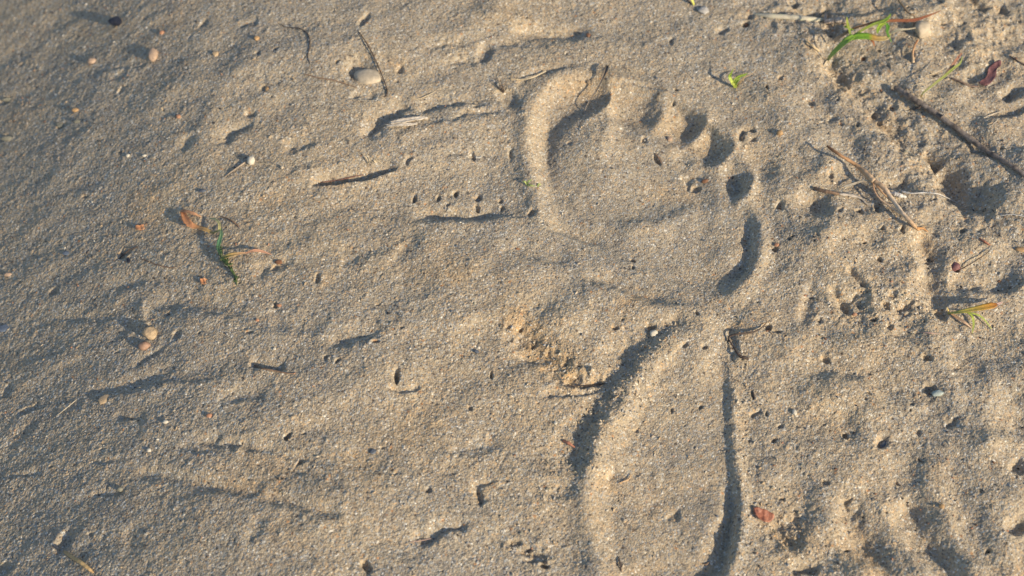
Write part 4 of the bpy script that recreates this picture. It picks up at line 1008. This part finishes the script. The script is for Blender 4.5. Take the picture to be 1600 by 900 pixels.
# the tall plant, upper right
tp = empty("grass_plant", P3(1293, 94)); tag(tp, "largest grass plant, bright green blades turning red-brown, at the upper right", "grass")
blade("blade", [(1292, 97, 0), (1300, 86, 5), (1312, 74, 9), (1324, 63, 12), (1334, 57, 13)], [1.2, 2.0, 2.4, 2.8, 2.0], M_GREEN, tp, tp.location, tint=[(0, (.45, .44, .22)), (.3, (.30, .42, .08)), (1, (.22, .38, .05))], fold=.35)
blade("blade", [(1328, 61, 12), (1340, 58, 13), (1356, 58, 12.5), (1370, 61, 11.5), (1384, 60, 11), (1392, 53, 11)], [1.8, 3.4, 3.3, 2.9, 2.2, .4], M_GREEN, tp, tp.location, tint=[(0, (.20, .36, .04)), (.4, (.18, .34, .03)), (.52, (.40, .25, .06)), (.8, (.52, .40, .18)), (1, (.5, .5, .2))], fold=.3)
blade("dry_blade", [(1304, 66, 3), (1316, 56, 8), (1332, 46, 11), (1350, 40, 12), (1372, 34, 12.5), (1400, 33, 12), (1428, 32, 11.5), (1450, 25, 10.5), (1470, 17, 9)], [2.8, 1.6, 1.2, 1.0, 1.2, 1.7, 1.6, 1.0, .3], M_TINT, tp, tp.location, tint=[(0, (.55, .38, .24)), (.2, (.25, .16, .08)), (.5, (.45, .20, .08)), (.75, (.40, .14, .07)), (1, (.28, .14, .07))])
blade("blade", [(1334, 56, 12), (1350, 46, 13), (1366, 38, 13.5), (1380, 34, 14), (1388, 28, 14.5), (1392, 21, 15)], [.8, 1.1, 1.4, 2.0, 1.2, .2], M_GREEN, tp, tp.location, tint=GR, fold=.3)
blade("blade", [(1384, 36, 13.5), (1376, 40, 13.5), (1372, 46, 13), (1371, 52, 12.5)], [1.0, 1.8, 1.6, .6], M_GREEN, tp, tp.location, tint=LIME)
blade("blade", [(1384, 36, 13.5), (1387, 43, 13), (1386, 50, 12.5), (1389, 58, 11.5), (1393, 66, 10)], [1.0, 1.6, 1.1, .7, .2], M_GREEN, tp, tp.location, tint=[(0, (.10, .25, .03)), (1, (.15, .30, .05))])
blade("blade", [(1329, 58, 12.5), (1327, 47, 13.5), (1324, 37, 14), (1323, 26, 15)], [.8, 1.0, 1.1, .2], M_GREEN, tp, tp.location, tint=[(0, (.30, .38, .08)), (1, (.42, .45, .08))])
blade("blade", [(1326, 41, 13.5), (1320, 42, 13), (1334, 47, 12)], [.3, .8, .2], M_GREEN, tp, tp.location, tint=LIME)
tube("root_stub", [(1286, 104, 0), (1290, 98, 1), (1293, 94, 1.5)], [.35, .55, .4], M_TINT, tp, tp.location, tint=[(0, (.6, .5, .35))])
blade("dry_blade", [(1360, 62, 10), (1364, 66, 9.5), (1366, 72, 8.5)], [.9, 1.0, .5], M_TINT, tp, tp.location, tint=[(0, (.30, .13, .06))])
blade("dry_blade", [(1392, 52, 10), (1405, 47, 10), (1418, 46, 9), (1430, 44, 8)], [.9, 1.3, .7, .4], M_TINT, tp, tp.location, tint=[(0, (.55, .5, .34)), (1, (.6, .52, .36))])
# yellow-green forked blade
yb = empty("grass_blade_pair", P3(1439, 152)); tag(yb, "thin yellow-green grass blade with a dry reddish twin, above the thick stick", "grass")
blade("blade", [(1439, 152, 1), (1443, 145, 3), (1458, 133, 6), (1476, 119, 9), (1490, 107, 10.5), (1500, 99, 11), (1504, 88, 12)], [.5, .7, .9, 1.1, 1.1, .7, .15], M_GREEN, yb, yb.location, tint=[(0, (.55, .38, .14)), (.2, (.58, .55, .20)), (.6, (.45, .48, .12)), (1, (.45, .50, .15))])
blade("dry_blade", [(1478, 116, 8.5), (1488, 103, 10), (1497, 90, 11), (1503, 83, 11.5)], [.7, 1.4, .9, .2], M_TINT, yb, yb.location, tint=[(0, (.50, .32, .20)), (1, (.50, .18, .10))])
tube("dry_stem", [(1438, 123, 3), (1452, 117, 4), (1468, 111, 5), (1480, 103, 6), (1490, 99, 6)], [.1, .2, .2, .1], M_TINT, yb, yb.location, tint=STRAW)
tube("dry_stem", [(1410, 136, 2), (1428, 133, 3), (1450, 127, 4), (1470, 122, 5)], [.08, .14, .1], M_TINT, yb, yb.location, tint=STRAW)
# red-tipped blades right middle
rt = empty("grass_tuft", P3(1482, 489)); tag(rt, "grass tuft with one broad red-tipped yellow blade at the right", "grass")
blade("blade", [(1481, 490, .4), (1498, 488, 3), (1518, 484, 4.5), (1535, 481, 5), (1550, 478, 5), (1560, 475, 4.6)], [.5, 1.3, 1.8, 2.4, 2.6, .4], M_GREEN, rt, rt.location, tint=[(0, (.42, .42, .10)), (.35, (.52, .42, .10)), (.7, (.50, .27, .05)), (1, (.38, .13, .04))], fold=.3)
blade("dry_blade", [(1558, 476, 4.8), (1567, 472, 4.4)], [1.3, .3], M_TINT, rt, rt.location, tint=[(0, (.65, .45, .36))])
blade("blade", [(1503, 488, 2.5), (1520, 490, 2.8), (1535, 497, 2.2), (1549, 514, .6)], [.4, .7, .7, .2], M_GREEN, rt, rt.location, tint=[(0, (.35, .42, .10))])
blade("blade", [(1512, 489, 2.2), (1519, 495, 2), (1521, 508, 1.2), (1519, 521, .4)], [.4, .9, .7, .2], M_GREEN, rt, rt.location, tint=[(0, (.33, .42, .08)), (1, (.45, .5, .12))])
blade("dry_blade", [(1485, 490, .8), (1496, 497, 1.2), (1508, 505, 1.4), (1517, 512, .5)], [.4, 1.2, .9, .3], M_TINT, rt, rt.location, tint=[(0, (.50, .30, .16)), (1, (.55, .40, .28))])
blade("dry_blade", [(1482, 489, .3), (1481, 484, 2), (1479, 480, 2.6)], [.5, .5, .1], M_TINT, rt, rt.location, tint=[(0, (.6, .45, .15))])
# weed at left
wd = empty("weed", P3(348, 402)); tag(wd, "dark green weed with curled orange-brown dry leaves, left of centre", "weed")
blade("dry_blade", [(283, 330, .8), (290, 331, 1.8), (302, 334, 1.8), (314, 339, .8)], [1.0, 1.5, 1.3, .5], M_TINT, wd, wd.location, tint=[(0, (.55, .26, .13)), (1, (.55, .32, .18))], fold=.5, ragged=.2)
blade("dry_blade", [(285, 331, 1.4), (290, 343, 2.2), (297, 352, 2.4), (308, 356, 2.0), (320, 359, 2.4), (332, 364, 1.8), (341, 361, 2)], [1.8, 2.8, 2.6, 1.9, 1.7, .9, .6], M_TINT, wd, wd.location, tint=[(0, (.42, .19, .09)), (.4, (.56, .27, .13)), (.8, (.45, .32, .12)), (1, (.35, .33, .12))], fold=.5, ragged=.2)
blade("dry_blade", [(327, 342, 1), (336, 343, 2.4), (342, 349, 3), (343, 357, 3), (340, 363, 2.4)], [.5, .9, 1.1, 1.0, .5], M_TINT, wd, wd.location, tint=[(0, (.58, .52, .26)), (1, (.50, .45, .18))], fold=.5)
blade("blade", [(344, 356, 2.4), (346, 366, 3), (343, 378, 3), (341, 388, 2.6), (345, 398, 2.4)], [.8, 1.3, 1.7, 1.3, 1.2], M_GREEN, wd, wd.location, tint=[(0, (.22, .30, .14)), (.5, (.10, .22, .12)), (1, (.08, .15, .06))], fold=.5)
blade("blade", [(347, 405, 1.8), (358, 400, 2.8), (372, 397, 3), (386, 395, 2.4)], [1.0, 1.9, 1.3, .5], M_TINT, wd, wd.location, tint=[(0, (.50, .44, .10)), (.4, (.50, .34, .12)), (1, (.55, .33, .2))], fold=.5)
blade("dry_blade", [(384, 396, 2.4), (398, 392, 2.4), (412, 394, 1.8), (424, 398, .8)], [.6, 1.4, 1.0, .2], M_TINT, wd, wd.location, tint=[(0, (.56, .30, .18)), (1, (.52, .30, .2))], fold=.5)
DG = [(0, (.05, .09, .03)), (1, (.10, .14, .05))]
tube("stem", [(345, 390, 2), (347, 402, 2), (356, 414, 1.6), (364, 426, 1.2), (369, 437, .6), (370, 446, .2)], [.6, .9, .7, .6, .35, .15], M_TINT, wd, wd.location, tint=DG, knob=.35)
rs_ = random.Random(4)
for k in range(26):
    t = rs_.random(); px = 342 + 26 * t + rs_.uniform(-3, 3); py = 386 + 52 * t + rs_.uniform(-3, 3)
    an = rs_.uniform(0, 6.28); ln = rs_.uniform(4, 9)
    blade("leaflet", [(px, py, 1.4), (px + ln * .5 * math.cos(an), py + ln * .5 * math.sin(an), 2.6), (px + ln * math.cos(an), py + ln * math.sin(an), 1.8)], [.4, 1.0, .2], M_GREEN, wd, wd.location,
          tint=[(0, (.05, .09, .03)), (1, (.12, .17, .06) if k % 4 else (.35, .33, .15))], n=4, seed=k)
# tiny sprout inside the left rim
ts = empty("grass_sprout", P3(823, 287)); tag(ts, "tiny pale green sprout on the left rim of the footprint", "grass")
for k, q in enumerate((((823, 289, 0), (820, 284, 1.6), (816, 285, 1.6)), ((824, 289, 0), (826, 284, 1.8), (831, 281, 1.4)), ((824, 290, 0), (829, 290, 1.0), (836, 291, .8)), ((840, 292, 0), (842, 288, .9), (845, 289, .9)))):
    blade("blade", list(q), [.5, .8, .2], M_GREEN, ts, ts.location, tint=[(0, (.40, .46, .14)), (1, (.42, .50, .18))], n=4)
ty = empty("grass_sprout", P3(1079, 4)); tag(ty, "short yellow-green blade cut by the top edge, near a flat grey pebble", "grass")
blade("blade", [(1084, 8, 0), (1081, 1, 2.5), (1075, -6, 4)], [.9, 1.3, .4], M_GREEN, ty, ty.location, tint=[(0, (.5, .52, .12))])
tube("dry_stem", [(1080, 6, .5), (1075, 1, 1.5), (1070, -5, 2)], [.3, .3, .1], M_DARKTWIG, ty, ty.location)

# ---- loose sand grains and tiny plant crumbs nobody could count: two objects
def grit_mesh(name, n, mats, smin, smax, label, dens=None, seed=3):
    rs = np.random.RandomState(seed)
    base = np.array([(0, 0, 1), (1, 0, 0), (0, 1, 0), (-1, 0, 0), (0, -1, 0), (0, 0, -1)], float)
    tri = [(0, 1, 2), (0, 2, 3), (0, 3, 4), (0, 4, 1), (5, 2, 1), (5, 3, 2), (5, 4, 3), (5, 1, 4)]
    V, F, MI = [], [], []
    k = 0
    while k < n:
        px, py = rs.uniform(-120, 1720), rs.uniform(-60, 960)
        if dens is not None and rs.rand() > dens(px, py): continue
        p = G(px, py); z = hs(p[0], p[1])
        s = (smin + (smax - smin) * rs.rand() ** 2.5) * MM
        an = rs.uniform(0, 6.28); sc = np.array([1.2, rs.uniform(.5, 1), rs.uniform(.5, .8)]) * s
        q = (base + rs.uniform(-.25, .25, base.shape)) * sc
        c, s_ = math.cos(an), math.sin(an)
        q = np.stack([q[:, 0] * c - q[:, 1] * s_, q[:, 0] * s_ + q[:, 1] * c, q[:, 2]], 1) + [p[0], p[1], z + 0.35 * MM]
        b = len(V); V += [tuple(v) for v in q]; F += [(a + b, c_ + b, d + b) for a, c_, d in tri]
        MI += [int(rs.randint(len(mats)))] * 8; k += 1
    me = bpy.data.meshes.new(name); me.from_pydata(V, [], F)
    for m in mats: me.materials.append(m)
    me.polygons.foreach_set("material_index", MI); me.update()
    o = bpy.data.objects.new(name, me); COL.objects.link(o)
    tag(o, label, "sand grains" if "grain" in name else "crumbs", kind="stuff")
grit_mesh("coarse_sand_grains", 1800, [S_GREY, S_CREAM, S_WHITE, S_TAN, S_SLATE, S_GREY, S_CREAM, S_TAN], .25, .85, "loose coarser grains of sand, thickest along the broken edges of the footprint", None)
def rs1(px, py, cx, cy, rx, ry, deg):
    a = math.radians(deg); u = (px - cx) * math.cos(a) + (py - cy) * math.sin(a); v = -(px - cx) * math.sin(a) + (py - cy) * math.cos(a)
    return math.exp(-(u / rx) ** 2 - (v / ry) ** 2)
def edge_dens(px, py):
    return (rs1(px, py, 945, 640, 140, 28, -55) + 0.6 * rs1(px, py, 860, 555, 80, 24, 42) + 0.5 * rs1(px, py, 1375, 480, 80, 30, 0) + 0.4 * rs1(px, py, 1165, 700, 190, 16, 88)
            + 0.4 * rs1(px, py, 1360, 150, 150, 24, 44) + 0.4 * rs1(px, py, 835, 862, 50, 25, 0) + 0.4 * rs1(px, py, 1235, 830, 50, 50, 0) + 0.3 * rs1(px, py, 920, 185, 60, 16, -25))
grit_mesh("crumbled_sand_grains", 1500, [S_GREY, S_CREAM, S_TAN, S_CREAM, S_OLIVE], .3, .95, "crumbs of sand fallen along the broken lips of the print and furrows", edge_dens, 21)
def dens(px, py):
    d = 0.22 + 0.78 * (px > 1180) + 0.65 * (px < 260) * (py < 450) + 0.2 * (px < 400)
    if 820 < px < 1170 and 110 < py < 900: d *= 0.3
    return min(d, 1)
grit_mesh("plant_crumbs", 1900, [S_CHAR, S_BROWN, S_CHAR, S_RUST, S_OLIVE], .2, .75, "tiny dark brown crumbs of dead plants scattered over the sand", dens, 9)
